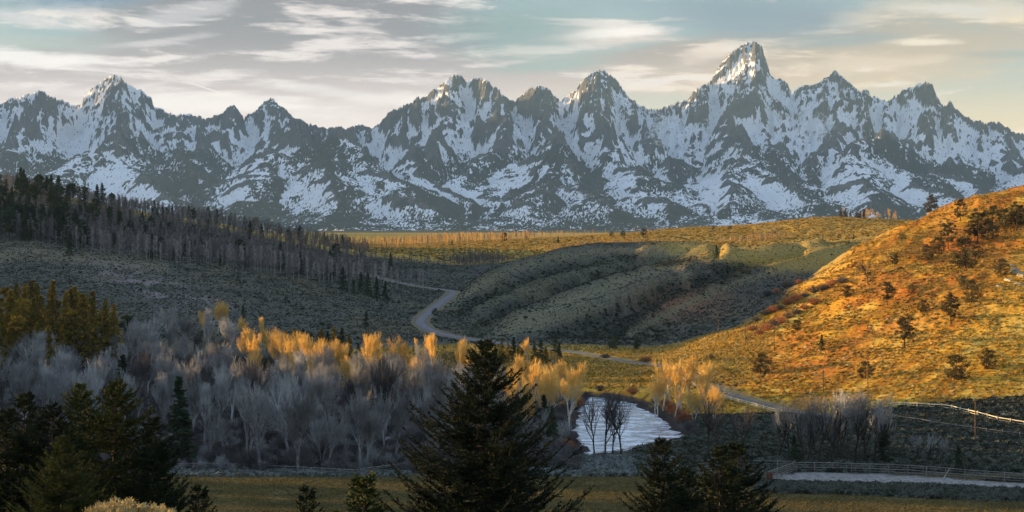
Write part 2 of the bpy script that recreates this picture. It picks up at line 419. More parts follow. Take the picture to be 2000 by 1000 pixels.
# banks and bare road verges
Cw = C[selw]; mw = (1 - sstep(1.5, 3.5, dw)); Cw = Cw * (1 - mw[:, None]) + np.array([.06, .05, .045]) * mw[:, None]; C[selw] = Cw
Cr = C[selr]; mr_ = (1 - sstep(3.2, 6.0, dr)) * .7; Cr = Cr * (1 - mr_[:, None]) + np.array([.21, .18, .12]) * mr_[:, None]; C[selr] = Cr
C = np.clip(C, .01, .8)

def grid_mesh(name, x, y, z, c):
    nr, nc = x.shape
    v = np.stack([x, y, z], -1).reshape(-1, 3)
    i = (np.arange(nr - 1)[:, None] * nc + np.arange(nc - 1)[None]).ravel()
    q = np.stack([i, i + 1, i + nc + 1, i + nc], 1)
    me = mesh_from(name, v, q, None, True)
    at = me.color_attributes.new('Col', 'FLOAT_COLOR', 'POINT')
    cc = np.ones((len(v), 4), np.float32); cc[:, :3] = c.reshape(-1, 3)
    at.data.foreach_set('color', cc.ravel())
    return me
m, nt, b = newmat('ground_cover')
at = node(nt, 'ShaderNodeVertexColor', layer_name='Col'); geo = node(nt, 'ShaderNodeNewGeometry')
nz = node(nt, 'ShaderNodeTexNoise', i_Scale=.9, i_Detail=6, i_Roughness=.65); nt.links.new(geo.outputs['Position'], nz.inputs['Vector'])
mr = node(nt, 'ShaderNodeMapRange', i_1=.3, i_2=.7, i_3=.45, i_4=1.5); nt.links.new(nz.outputs[0], mr.inputs[0])
vs = node(nt, 'ShaderNodeVectorMath', operation='SCALE'); nt.links.new(at.outputs[0], vs.inputs[0]); nt.links.new(mr.outputs[0], vs.inputs['Scale'])
nt.links.new(vs.outputs[0], b.inputs['Base Color'])
bp = node(nt, 'ShaderNodeBump', i_Strength=.9, i_Distance=.35); nz2 = node(nt, 'ShaderNodeTexNoise', i_Scale=1.6, i_Detail=5, i_Roughness=.7)
nt.links.new(geo.outputs['Position'], nz2.inputs['Vector']); nt.links.new(nz2.outputs[0], bp.inputs['Height']); nt.links.new(bp.outputs[0], b.inputs['Normal'])
b.inputs['Specular IOR Level'].default_value = 0.02
M_GROUND = m
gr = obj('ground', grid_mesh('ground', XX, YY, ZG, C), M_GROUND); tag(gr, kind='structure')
# the plain carries on under the mountains to the horizon
fx = np.linspace(-30000, 30000, 40); fy = np.array([5150, 5500, 6500, 8000, 12000, 20000, 40000.])
FX, FY = np.meshgrid(fx, fy)
pl = obj('plain', grid_mesh('plain', FX, FY, np.full(FX.shape, 17.6), np.ones(FX.shape + (3,)) * np.array([.07, .075, .05])), M_GROUND); tag(pl, kind='structure')

# road surface
m, nt, b = newmat('worn_asphalt')
geo = node(nt, 'ShaderNodeNewGeometry'); nz = node(nt, 'ShaderNodeTexNoise', i_Scale=.6, i_Detail=5); nt.links.new(geo.outputs['Position'], nz.inputs['Vector'])
r = ramp(nt, nz.outputs[0], [(.3, (.12, .115, .135)), (.7, (.19, .18, .205))]); nt.links.new(r.outputs[0], b.inputs['Base Color'])
b.inputs['Roughness'].default_value = .85
tg = np.gradient(RP[:, :2], axis=0); tg /= np.linalg.norm(tg, axis=1, keepdims=True); nrm = np.stack([-tg[:, 1], tg[:, 0]], 1)
hw = np.interp(RP[:, 1], [330, 480, 530, 600], [.5, .5, 1.4, 1.7])[:, None] * np.interp(RP[:, 1], [740, 800], [1, .6])[:, None]
rows = []
for s, dz in ((-hw - .5, -.35), (-hw, .04), (0, .10), (hw, .04), (hw + .5, -.35)):
    rows.append(np.column_stack([RP[:, :2] + nrm * s, RP[:, 2] + dz]))
rv = np.stack(rows, 1); nr = len(RP)
ii = (np.arange(nr - 1)[:, None] * 5 + np.arange(4)[None]).ravel()
rd = obj('road', mesh_from('road', rv.reshape(-1, 3), np.stack([ii, ii + 1, ii + 6, ii + 5], 1), None, True), m); tag(rd, kind='structure')

# water
m, nt, b = newmat('river_water')
b.inputs['Base Color'].default_value = (.10, .125, .16, 1); b.inputs['Roughness'].default_value = .12; b.inputs['Specular IOR Level'].default_value = .6
geo = node(nt, 'ShaderNodeNewGeometry'); mp = node(nt, 'ShaderNodeMapping'); mp.inputs['Scale'].default_value = (1, 1, 1); mp.inputs['Rotation'].default_value = (0, 0, .35)
nt.links.new(geo.outputs['Position'], mp.inputs['Vector'])
nz = node(nt, 'ShaderNodeTexNoise', i_Scale=1.1, i_Detail=6, i_Roughness=.7); nt.links.new(mp.outputs[0], nz.inputs['Vector'])
bp = node(nt, 'ShaderNodeBump', i_Strength=.7, i_Distance=.12); nt.links.new(nz.outputs[0], bp.inputs['Height']); nt.links.new(bp.outputs[0], b.inputs['Normal'])
mp2 = node(nt, 'ShaderNodeMapping'); mp2.inputs['Scale'].default_value = (.22, .34, 1); mp2.inputs['Rotation'].default_value = (0, 0, .35); nt.links.new(geo.outputs['Position'], mp2.inputs['Vector'])
nf = node(nt, 'ShaderNodeTexNoise', i_Scale=1.0, i_Detail=8, i_Roughness=.68); nt.links.new(mp2.outputs[0], nf.inputs['Vector'])
rf = ramp(nt, nf.outputs[0], [(.40, (.13, .16, .22)), (.50, (.34, .39, .48)), (.60, (.78, .82, .88))]); nt.links.new(rf.outputs[0], b.inputs['Base Color'])
rr = ramp(nt, nf.outputs[0], [(.46, (.12,)*3), (.6, (.5,)*3)]); nt.links.new(rr.outputs[0], b.inputs['Roughness'])
wx = np.linspace(-150, 62, 3); wy = np.linspace(276, 400, 3); WX, WY = np.meshgrid(wx, wy)
wt = obj('river', grid_mesh('river', WX, WY, np.full(WX.shape, WZ), np.ones(WX.shape + (3,))), m); tag(wt, kind='structure')

def clum(x, y):
    i = np.clip(np.round(np.interp(x / y, U, np.arange(len(U)))).astype(int), 0, len(U) - 1); j = np.clip(((np.log(y) - T[0]) / (T[1] - T[0])).round().astype(int), 0, NT - 1); return C[j, i].mean(-1)
# ------------------------------------------------------------ mountains
SIL = [(-1500,120),(-1300,60),(-1150,110),(-1000,40),(-850,90),(-700,60),(-560,120),(-450,110),(-340,180),(-260,205),(-200,196),(-120,215),(-60,205),(0,200),(30,190),(60,182),(82,175),(100,186),(120,195),(140,203),(158,204),(165,186),(175,178),(185,168),(200,155),(215,146),(228,144),(240,155),(250,165),(262,170),(280,180),(296,190),(299,208),(320,214),(337,224),(350,222),(370,222),(400,230),(420,226),(437,220),(445,208),(452,205),(460,208),(468,215),(477,228),(490,220),(505,210),(517,198),(530,188),(540,198),(555,213),(575,230),(600,238),(625,247),(640,249),(690,245),(715,246),(727,252),  # peaks left of the frame are added, tall enough to shade the lower slopes
(735,245),(760,220),(790,205),(810,193),(830,188),(850,172),(870,158),(880,148),(893,146),(905,150),(912,160),(920,153),(935,151),(950,155),(960,165),(975,175),(990,190),(1005,198),(1010,190),(1025,182),(1035,172),(1050,166),(1065,170),(1078,180),(1090,192),(1095,200),(1105,188),(1115,182),(1130,165),(1145,148),(1160,138),(1175,136),(1190,145),(1205,155),(1215,170),(1222,185),(1235,195),(1250,205),(1270,212),(1290,212),(1310,205),(1330,198),(1345,193),(1353,180),(1370,170),(1385,158),(1395,145),(1405,130),(1412,118),(1430,100),(1445,88),(1465,82),(1478,80),(1488,88),(1492,105),(1498,125),(1505,148),(1515,152),(1530,155),(1540,168),(1548,185),(1555,172),(1575,166),(1590,165),(1600,158),(1612,150),(1625,145),(1632,136),(1645,148),(1660,160),(1672,172),(1680,178),(1690,172),(1698,178),(1700,188),(1715,190),(1733,198),(1742,190),(1760,178),(1775,170),(1790,165),(1800,160),(1812,158),(1822,165),(1830,188),(1838,202),(1850,203),(1857,197),(1865,210),(1880,225),(1900,232),(1925,240),(1950,238),(1965,248),(1985,260),(2000,264),(2080,285),(2160,270),(2260,300)]
SIL = np.array(SIL, float)
def rl(pts, slope, w=1.0): return ([(X(a, Y), Y, Zp(b, Y)) for a, b, Y in pts], slope)
RIDGES = []
# main crest, set back by a depth that wanders
def crestY(px): return 13600 + 500 * math.sin(px / 170.) + (700 if 620 < px < 732 else 0) + (900 if 1225 < px < 1345 else 0)
mc = [(a, b, crestY(a)) for a, b in SIL]
for i in range(len(mc) - 1):
    a, b = mc[i], mc[i + 1]
    RIDGES.append(rl([a, b], .95))
def spur(pts, slope): RIDGES.append(rl(pts, slope))
# rock buttresses under the peaks, coming towards the viewer
for s, sl_ in [
 ([(82,176,13800),(100,235,12900),(60,270,12200),(20,300,11600)], .8),
 ([(228,146,14000),(235,190,13300),(250,228,12700),(262,262,12200),(215,268,11300)], .85),
 ([(298,208,13900),(330,245,13200),(360,290,12400)], .75),
 ([(452,206,13600),(440,250,12900),(400,285,12300),(370,302,11500)], .85),
 ([(530,189,13500),(530,240,12800),(545,262,12400),(575,272,11400),(640,276,10900)], .85),
 ([(625,247,13700),(600,262,12600)], .7),
 ([(893,147,13200),(880,210,12500),(850,250,12000),(820,300,11300)], .95),
 ([(940,152,13200),(960,210,12500),(985,250,12000),(960,300,11400),(930,345,10800)], .95),
 ([(1050,167,13300),(1060,215,12700),(1080,260,12200),(1085,290,11300),(1040,330,10700),(990,370,10000)], .95),
 ([(1172,137,13700),(1165,190,13000),(1190,240,12300),(1200,290,11700),(1250,330,11000)], .95),
 ([(1215,172,13800),(1240,230,12900),(1262,270,12300)], .95),
 ([(1395,146,14000),(1370,200,13300),(1350,245,12800),(1330,300,12200),(1320,350,11400)], 1.0),
 ([(1470,82,14000),(1462,150,13400),(1475,210,12900),(1500,265,12300),(1530,292,11800)], 1.0),
 ([(1462,150,13400),(1420,215,12800),(1440,262,12200),(1470,300,11500)], .95),
 ([(1632,137,13600),(1625,190,13000),(1600,235,12600)], .95),
 ([(1690,173,13500),(1665,225,12900),(1640,262,12400),(1600,300,11600),(1560,345,10700)], .9),
 ([(1810,159,13300),(1800,215,12700),(1780,255,12300),(1700,285,11500)], .95),
 ([(1857,198,13400),(1870,250,12700),(1860,300,12000),(1850,330,11300)], .85),
 ([(1950,239,13600),(1960,290,12700),(1990,330,11800)], .75),
 ([(-620,70,13400),(-650,100,11200),(-720,150,9200)], .8),  # unseen spur added left of the frame to block the low sun
 # long wooded forelands
 ([(215,268,11300),(130,300,10600),(60,335,9900),(-40,360,9300)], .5),
 ([(215,268,11300),(250,300,10700),(300,345,9900),(360,400,9000),(420,440,8300)], .55),
 ([(370,302,11500),(400,340,10700),(432,390,9700),(440,430,8900)], .55),
 ([(575,272,11400),(520,330,10300),(470,390,9300),(430,440,8500)], .5),
 ([(575,272,11400),(640,276,10900),(700,300,10500),(760,340,9900),(830,392,9100),(910,450,8200)], .55),
 ([(640,276,10900),(650,340,9800),(640,400,8900),(620,445,8200)], .45),
 ([(820,300,11300),(860,350,10500),(900,400,9700)], .6),
 ([(930,345,10800),(960,400,9800),(990,450,8600)], .5),
 ([(1085,290,11300),(1130,330,10600),(1170,380,9700),(1210,440,8500)], .55),
 ([(1085,290,11300),(1060,350,10200),(1050,420,8900)], .5),
 ([(1250,330,11000),(1270,380,10000),(1300,440,8700)], .5),
 ([(1320,350,11400),(1340,400,9900),(1370,445,8700)], .5),
 ([(1470,300,11500),(1520,325,10800),(1570,370,9900),(1620,430,8700)], .55),
 ([(1470,300,11500),(1430,350,10500),(1400,410,9200)], .5),
 ([(1560,345,10700),(1600,390,9600),(1650,430,8700)], .45),
 ([(1700,285,11500),(1760,325,10700),(1830,370,9700),(1900,410,8800)], .55),
 ([(1700,285,11500),(1690,340,10300),(1700,400,9000)], .5),
 ([(1850,330,11300),(1900,355,10600),(1960,390,9700),(2040,430,8800)], .5),
 ([(1990,330,11800),(2060,360,10800),(2140,400,9500)], .5),
 ]: spur(s, sl_)
NC, NR = 1700, 620
mu = np.concatenate([np.linspace(-.86, -.42, 160)[:-1], np.linspace(-.42, .42, NC - 200), np.linspace(.42, .47, 42)[1:]])
my = np.concatenate([np.linspace(6600, 10200, 150)[:-1], np.linspace(10200, 14700, NR - 190), np.linspace(14760, 17500, 42)[1:]])
MU, MY = np.meshgrid(mu, my); MX = MU * MY
wx_ = MX + 260 * fbm(MX / 900., MY / 900., 4, .5, 101) + 70 * fbm(MX / 230., MY / 230., 3, .5, 102)
wy_ = MY + 260 * fbm(MX / 900., MY / 900., 4, .5, 103) + 70 * fbm(MX / 230., MY / 230., 3, .5, 104)
H = np.full(MX.shape, -200.0); NEARR = np.full(MX.shape, 1e9)
for pts, slp in RIDGES:
    for i in range(len(pts) - 1):
        a, b = pts[i], pts[i + 1]; ex, ey = b[0] - a[0], b[1] - a[1]; L2 = ex * ex + ey * ey + 1e-6
        # rows far away cannot matter
        top = max(a[2], b[2]); reach = (top + 200) / slp + 400
        r0 = np.searchsorted(my, min(a[1], b[1]) - reach); r1 = np.searchsorted(my, max(a[1], b[1]) + reach)
        umin = (min(a[0] / a[1], b[0] / b[1])) - reach / 9500.; umax = (max(a[0] / a[1], b[0] / b[1])) + reach / 9500.
        c0 = np.searchsorted(mu, umin); c1 = np.searchsorted(mu, umax)
        if r1 <= r0 or c1 <= c0: continue
        sx_, sy_ = wx_[r0:r1, c0:c1], wy_[r0:r1, c0:c1]
        t = np.clip(((sx_ - a[0]) * ex + (sy_ - a[1]) * ey) / L2, 0, 1)
        d = np.hypot(sx_ - a[0] - t * ex, sy_ - a[1] - t * ey)
        zr_ = a[2] + t * (b[2] - a[2])
        # steep at the crest, flatter towards the foot
        h = zr_ - slp * (d * .62 + 520 * (1 - np.exp(-d / 520.)) * .62)
        H[r0:r1, c0:c1] = np.maximum(H[r0:r1, c0:c1], h)
H = np.maximum(H, 18 + 330 * sstep(7400, 12000, MY) * (.6 + .5 * fbm(MX / 1500., MY / 1500., 3, .5, 110)))
hh = np.clip(H, 0, None)
rock = sstep(450, 1100, hh)
amp = 25 + 150 * sstep(250, 900, hh)
# gullies: ridged noise in warped space
rg = ridged(wx_ / 620., wy_ / 900., 7, .58, 120)
rg2 = ridged(wx_ / 170., wy_ / 260., 5, .6, 130)
H = H + (rg - .42) * amp * 2.1 + (rg2 - .4) * (12 + 75 * rock)
H = H + fbm(MX / 60., MY / 60., 4, .6, 140) * (4 + 34 * rock)
# craggy ledges on the high rock
led = H / 70. + .8 * fbm(MX / 300., MY / 300., 3, .5, 150)
H = H + rock * 16 * (np.abs((led % 1.0) - .5) * 2 - .5)
foot = sstep(6700, 7600, MY); H = H * foot + (1 - foot) * 10
# make the skyline follow its measured outline
sil = np.interp(1000 + mu * F, SIL[:, 0], SIL[:, 1]) + 0.0
sil = sil + 10 * fbm(mu * 260, mu * 0 + 3.3, 5, .65, 160)
tgt = (HOR - sil) / F
for it in range(2):
    ang = (H - CAMZ) / MY; k = ang.argmax(0); cur = ang[k, np.arange(NC)]
    r = tgt / cur
    kk = np.ones(5) / 5; r = np.convolve(np.pad(r, 2, mode='edge'), kk, 'valid')
    wgt = sstep(.30, .75, ang / cur[None]) * sstep(10500, 12600, MY)
    H = CAMZ + (H - CAMZ) * (1 + (r[None] - 1) * wgt)
for it in range(3):
    ang = (H - CAMZ) / MY; cur = ang.max(0); r = np.minimum(tgt / cur, 1.0)
    over = np.maximum(ang / tgt[None], 1); H = CAMZ + (H - CAMZ) / over

# what covers each part: snow, rock, forest
gy, gx = np.gradient(H); dyr = np.gradient(my)[:, None]; dxr = np.gradient(mu)[None] * MY
sx = gx / dxr; sy = (gy - sx * np.gradient(MX, axis=0)) / dyr
slope = np.hypot(sx, sy)
PYm = HOR + (CAMZ - H) * F / MY; PXm = 1000 + MU * F
nA = fbm(MX / 140., MY / 200., 5, .62, 170); nB = fbm(MX / 700., MY / 900., 4, .55, 171); nC = fbm(MX / 34., MY / 60., 4, .65, 172)
curv = (np.roll(H, 2, 1) + np.roll(H, -2, 1) - 2 * H) / 12.0
def boxblur(a, ry, rx):
    def b1(a, r, ax):
        p = np.pad(a, [(r + 1, r) if k == ax else (0, 0) for k in (0, 1)], mode='edge'); c = np.cumsum(p, ax)
        n = a.shape[ax]; return (np.take(c, np.arange(2 * r + 1, 2 * r + 1 + n), ax) - np.take(c, np.arange(0, n), ax)) / (2 * r + 1)
    return b1(b1(b1(b1(a, ry, 0), rx, 1), ry, 0), rx, 1)
sloc = boxblur(slope, 22, 38)
con1 = np.clip((boxblur(H, 9, 12) - H) / 45., -1, 1); con2 = np.clip((boxblur(H, 3, 4) - H) / 13., -1, 1); con3 = np.clip((boxblur(H, 26, 34) - H) / 140., -1, 1)
field = .55 * (sstep(520, 300, PXm) if 0 else 1 - sstep(300, 520, PXm)) * sstep(600, 750, H) + .25 * sstep(1620, 1760, PXm) * sstep(600, 750, H)
hb = sstep(1000, 1350, H); con1 = np.where(con1 < 0, con1 * (1 - .4 * hb), con1); con3 = np.where(con3 < 0, con3 * (1 - .5 * hb), con3)
snow = sstep(-.22, .22, .72 + .10 * hb + .12 * sstep(600, 900, H) + field + con1 * .85 + con2 * .48 + con3 * .5 - (slope - sloc) * (.55 - .1 * hb) + nA * .30 + nC * .25 + nB * .35 + .0)
forest_line = 600 + 170 * nB + 160 * nA
fo = 1 - sstep(-60, 120, H - forest_line)
fdens = np.clip(.36 + nB * 1.15 + nA * .75 + .25 * np.clip(-curv, -.6, .6) - .0 + np.clip(sx * 1.4, -.6, .6) * -.9, 0, 1)
# dark wooded flanks that stand out in the photo (soft ellipses in the mountain's own layout)
for ex, ey, ra, rb, an, s in [(330,345,130,34,40,1.1),(375,345,75,38,45,1.0),(740,345,210,26,33,1.0),(620,300,60,20,10,.8),(600,330,70,45,-40,.4),(1120,330,120,28,38,.8),(1140,400,120,40,20,.55),
                           (1560,360,120,26,42,.9),(1460,330,90,26,10,.8),(1800,335,150,24,36,1.0),(1930,360,90,20,30,.9),(1640,400,80,30,20,.5),(480,430,120,24,5,.35),(1330,390,90,35,60,.5),(590,430,160,22,4,.5)]:
    dx = PXm - ex; dy = PYm - ey; a = radians(an)
    p = dx * cos(a) + dy * sin(a); q = -dx * sin(a) + dy * cos(a)
    e = np.exp(-((p / ra) ** 2 + (q / rb) ** 2) ** 1.5)
    fdens = fdens + e * s * (.5 + .9 * nA); fo = np.maximum(fo, sstep(.25, .6, e) * (H < 1050))
for ex, ey, ra, rb, an, s in [(480,350,90,30,-50,.6),(240,330,90,30,-25,.5),(800,385,90,12,35,.8),(1590,250,40,55,70,.6),(1300,250,50,60,80,.6),(1440,390,90,40,20,.35),(1730,330,50,30,40,.5),(700,420,120,30,0,.2),(1500,400,120,40,0,.2)]:
    dx = PXm - ex; dy = PYm - ey; a = radians(an)
    p = dx * cos(a) + dy * sin(a); q = -dx * sin(a) + dy * cos(a)
    e = np.exp(-((p / ra) ** 2 + (q / rb) ** 2))
    fdens = fdens - e * s; snow = np.clip(snow + e * s * (H > 600), 0, 1)
fdens = fdens + .45 * (1 - sstep(60, 260, H)); forest = np.clip(fo, 0, 1) * np.clip(fdens, 0, 1.2)
MC = np.stack([snow, forest, rock], -1)
mme = grid_mesh('mountain_range', MX, MY, H, MC)
m, nt, b = newmat('snowy_rock')
at = node(nt, 'ShaderNodeVertexColor', layer_name='Col'); sp = node(nt, 'ShaderNodeSeparateColor'); nt.links.new(at.outputs[0], sp.inputs[0])
geo = node(nt, 'ShaderNodeNewGeometry')
def nz_(scale, det=5, rough=.6, sc=(1, 1, 1)):
    mp = node(nt, 'ShaderNodeMapping'); mp.inputs['Scale'].default_value = sc; nt.links.new(geo.outputs['Position'], mp.inputs['Vector'])
    n = node(nt, 'ShaderNodeTexNoise', i_Scale=scale, i_Detail=det, i_Roughness=rough); nt.links.new(mp.outputs[0], n.inputs['Vector']); return n.outputs[0]
def math_(op, a, b_=None, c=None):
    n = node(nt, 'ShaderNodeMath', operation=op)
    for i, v in enumerate((a, b_, c)):
        if v is None: continue
        if isinstance(v, (int, float)): n.inputs[i].default_value = v
        else: nt.links.new(v, n.inputs[i])
    return n.outputs[0]
def smooth_(x, a, b_):
    n = node(nt, 'ShaderNodeMapRange', interpolation_type='SMOOTHSTEP', i_1=a, i_2=b_); nt.links.new(x, n.inputs[0]); return n.outputs[0]
fine = nz_(.016, 7, .78, (1, .7, 1.5)); 
sn = smooth_(math_('ADD', sp.outputs[0], math_('MULTIPLY', math_('SUBTRACT', fine, .5), 1.4)), .38, .62)
tree = nz_(.058, 3, .62, (1.4, .5, .45))      # single firs: narrow upright flecks
tr = smooth_(math_('ADD', sp.outputs[1], math_('MULTIPLY', math_('SUBTRACT', tree, .5), 3.5)), .44, .54)
rk = ramp(nt, nz_(.01, 6, .7), [(.3, (.045, .05, .055)), (.55, (.10, .10, .10)), (.75, (.17, .155, .135))])
mix1 = node(nt, 'ShaderNodeMix', data_type='RGBA'); nt.links.new(sn, mix1.inputs[0]); nt.links.new(rk.outputs[0], mix1.inputs[6]); mix1.inputs[7].default_value = (.88, .90, .94, 1)
mix2 = node(nt, 'ShaderNodeMix', data_type='RGBA'); nt.links.new(tr, mix2.inputs[0]); nt.links.new(mix1.outputs[2], mix2.inputs[6]); mix2.inputs[7].default_value = (.025, .035, .03, 1)
nt.links.new(mix2.outputs[2], b.inputs['Base Color'])
bp = node(nt, 'ShaderNodeBump', i_Strength=.8, i_Distance=30.); nt.links.new(fine, bp.inputs['Height']); nt.links.new(bp.outputs[0], b.inputs['Normal'])
b.inputs['Roughness'].default_value = .85; b.inputs['Specular IOR Level'].default_value = .05
mo = obj('mountain_range', mme, m); tag(mo, kind='structure')

# ------------------------------------------------------------ haze: one closed box of pale air
mb = MB(); mb.box((-20000, -300, -6), (20000, 18500, 2600))
hz = obj('haze', mb.mesh('haze')); tag(hz, kind='stuff')
m = bpy.data.materials.new('haze_air'); m.use_nodes = True; nt = m.node_tree; nt.nodes.clear()
out = nt.nodes.new('ShaderNodeOutputMaterial'); pv = nt.nodes.new('ShaderNodeVolumePrincipled')
pv.inputs['Color'].default_value = (.40, .67, 1.0, 1); pv.inputs['Density'].default_value = HAZE = 2.1e-5; pv.inputs['Anisotropy'].default_value = 0.0
nt.links.new(pv.outputs[0], out.inputs['Volume']); hz.data.materials.append(m)

# ------------------------------------------------------------ sky
wd = bpy.data.worlds.new('World'); scene.world = wd; wd.use_nodes = True
nt = wd.node_tree; bg = nt.nodes['Background']; bg.inputs['Strength'].default_value = .112
sky = node(nt, 'ShaderNodeTexSky', sky_type='NISHITA'); sky.sun_disc = False
sky.sun_elevation = el; sky.sun_rotation = math.atan2(SDIR[0], SDIR[1]); sky.air_density = 1.0; sky.dust_density = 1.0; sky.ozone_density = 1.0
tc = node(nt, 'ShaderNodeTexCoord'); sx_ = node(nt, 'ShaderNodeSeparateXYZ'); nt.links.new(tc.outputs['Generated'], sx_.inputs[0])
azn = math_('ARCTAN2', sx_.outputs[0], sx_.outputs[1]); eln = math_('ARCSINE', sx_.outputs[2])
A = math_('MULTIPLY', azn, 2.778); E = math_('MULTIPLY', eln, 2.778)     # 1 unit = 20.6 degrees
def comb(x, y, z=0.0):
    n = node(nt, 'ShaderNodeCombineXYZ')
    for i, v in enumerate((x, y, z)):
        if isinstance(v, (int, float)): n.inputs[i].default_value = v
        else: nt.links.new(v, n.inputs[i])
    return n.outputs[0]
def snoise(sx, sy, det=6, rough=.55, off=0.0, dist=0.0, rot=0.0):
    mp = node(nt, 'ShaderNodeMapping'); mp.inputs['Scale'].default_value = (sx, sy, 1); mp.inputs['Location'].default_value = (off, off * .37, off * .1); mp.inputs['Rotation'].default_value = (0, 0, rot)
    nt.links.new(comb(A, E), mp.inputs['Vector'])
    n = node(nt, 'ShaderNodeTexNoise', i_Scale=1.0, i_Detail=det, i_Roughness=rough, i_Distortion=dist); nt.links.new(mp.outputs[0], n.inputs['Vector']); return n.outputs[0]
def blob(px, py, ra, rb, ang=0.0, sharp=1.0):
    """soft elliptical patch of sky, 1 in the middle; centre and radii in photo pixels"""
    ca = math.atan((px - 1000) / F) * 2.778; ce = math.atan((HOR - py) / F) * 2.778
    dx = math_('SUBTRACT', A, ca); dy = math_('SUBTRACT', E, ce); a = radians(-ang)
    p = math_('ADD', math_('MULTIPLY', dx, cos(a)), math_('MULTIPLY', dy, sin(a))); q = math_('ADD', math_('MULTIPLY', dx, -sin(a)), math_('MULTIPLY', dy, cos(a)))
    r2 = math_('ADD', math_('POWER', math_('DIVIDE', p, ra / 1000.), 2), math_('POWER', math_('DIVIDE', q, rb / 1000.), 2))
    return math_('EXPONENT', math_('MULTIPLY', r2, -sharp))
def mixrgb(fac, a, b_):
    n = node(nt, 'ShaderNodeMix', data_type='RGBA'); n.clamp_factor = True
    for s, v in ((0, fac), (6, a), (7, b_)):
        if isinstance(v, (int, float)): n.inputs[s].default_value = v
        elif isinstance(v, tuple): n.inputs[s].default_value = (*v, 1)
        else: nt.links.new(v, n.inputs[s])
    return n.outputs[2]
S_ = 3.15   # brightness of clouds in the sky texture's own unit
def sc3(c, k=1.0): return tuple(v * S_ * k for v in c)
# clear sky in the gaps: the sky texture, deepened upwards
up = smooth_(E, .0, .5)
clear = mixrgb(math_('SUBTRACT', .85, math_('MULTIPLY', smooth_(E, .5, 1.3), .35)), sky.outputs[0], mixrgb(up, sc3((.66, .56, .40)), mixrgb(smooth_(E, .5, 1.2), sc3((.17, .27, .33)), sc3((.42, .62, .98)))))
streak = snoise(2.2, 11, 7, .62, 3.0, .25, .06); streak2 = snoise(4.5, 26, 7, .64, 9.0, .3, -.05); broad = snoise(1.3, 4.0, 4, .5, 5.0, .3)
deck = math_('ADD', math_('MULTIPLY', blob(560, 60, 420, 190, 4), 1.3), math_('ADD', math_('MULTIPLY', blob(120, 190, 420, 60), .8), math_('ADD', math_('MULTIPLY', blob(700, 210, 260, 60), .9), math_('ADD', math_('MULTIPLY', math_('ADD', blob(1750, 110, 420, 95, -4), blob(1370, 125, 150, 40)), .95), math_('MULTIPLY', blob(1100, 160, 300, 30), .55)))))
cover = smooth_(math_('ADD', deck, math_('MULTIPLY', math_('SUBTRACT', streak, .5), 1.4)), .30, .85)
high = smooth_(E, .45, 1.2); cover = math_('MAXIMUM', math_('MULTIPLY', cover, math_('SUBTRACT', 1.0, high)), math_('MULTIPLY', high, math_('MULTIPLY', smooth_(broad, .4, .7), .5)))
# cloud colour: mauve-grey above, cream near the horizon; paler streaks where thin
warm = smooth_(A, -.2, .9)
low = mixrgb(warm, sc3((.74, .61, .56)), sc3((.86, .60, .34)))
hi = mixrgb(warm, sc3((.20, .185, .205)), sc3((.40, .33, .25)))
ccol = mixrgb(smooth_(E, .16, .40), low, hi)
streak3 = snoise(7.0, 60, 6, .65, 21.0, .4, .03)
bright = smooth_(math_('ADD', math_('ADD', streak2, math_('MULTIPLY', math_('SUBTRACT', streak, .5), .9)), math_('MULTIPLY', math_('SUBTRACT', streak3, .5), .5)), .48, .68)
ccol = mixrgb(math_('MULTIPLY', bright, .9), ccol, mixrgb(warm, sc3((.78, .69, .65)), sc3((.90, .70, .46))))
col = mixrgb(cover, clear, ccol)
# single bright clouds and glows, ragged by the streak noise
def patch(px, py, ra, rb, colr, amt, ang=0, n=None, rag=2.6):
    global col
    e = blob(px, py, ra, rb, ang); e = smooth_(math_('ADD', e, math_('MULTIPLY', math_('SUBTRACT', n or streak2, .5), rag)), .2, 1.0)
    col = mixrgb(math_('MULTIPLY', e, amt), col, sc3(colr))
patch(1150, 72, 190, 24, (.62, .52, .46), .9, 0)
patch(1180, 66, 130, 10, (.95, .86, .78), .9, -3)
patch(1060, 97, 120, 10, (.85, .74, .66), .8, -3)
patch(1370, 110, 90, 26, (.78, .63, .52), .75, -8)
patch(1810, 97, 100, 9, (1.0, .86, .64), .6, 3)
patch(1730, 130, 200, 22, (.74, .60, .44), .6, -3)
patch(60, 130, 180, 22, (.92, .84, .80), .85, 4)
patch(20, 55, 150, 10, (.60, .56, .58), .6, 8)
patch(400, 205, 330, 26, (.92, .84, .78), .8, 2)
patch(320, 90, 130, 9, (.70, .65, .64), .6, -8)
patch(370, 35, 110, 22, (.62, .59, .60), .55, -14)
patch(640, 180, 180, 14, (.80, .74, .71), .6, 6)
patch(760, 200, 130, 20, (.84, .76, .70), .7, 0)
patch(1060, 130, 140, 14, (.26, .38, .35), .6, -4, streak, .6)
patch(1650, 90, 150, 14, (.24, .31, .31), .6, -3, streak, .6)
patch(1960, 125, 110, 10, (.30, .33, .28), .6, 2, streak, .6)
patch(1900, 30, 220, 26, (.52, .47, .38), .6, 4)
# glow low over the ridge
glow = math_('MULTIPLY', math_('EXPONENT', math_('MULTIPLY', math_('POWER', math_('DIVIDE', math_('SUBTRACT', E, .17), .075), 2), -1.0)), .65)
col = mixrgb(math_('MULTIPLY', glow, math_('SUBTRACT', 1.0, math_('MULTIPLY', streak, .6))), col, mixrgb(warm, sc3((.98, .90, .80)), sc3((1.0, .76, .42))))
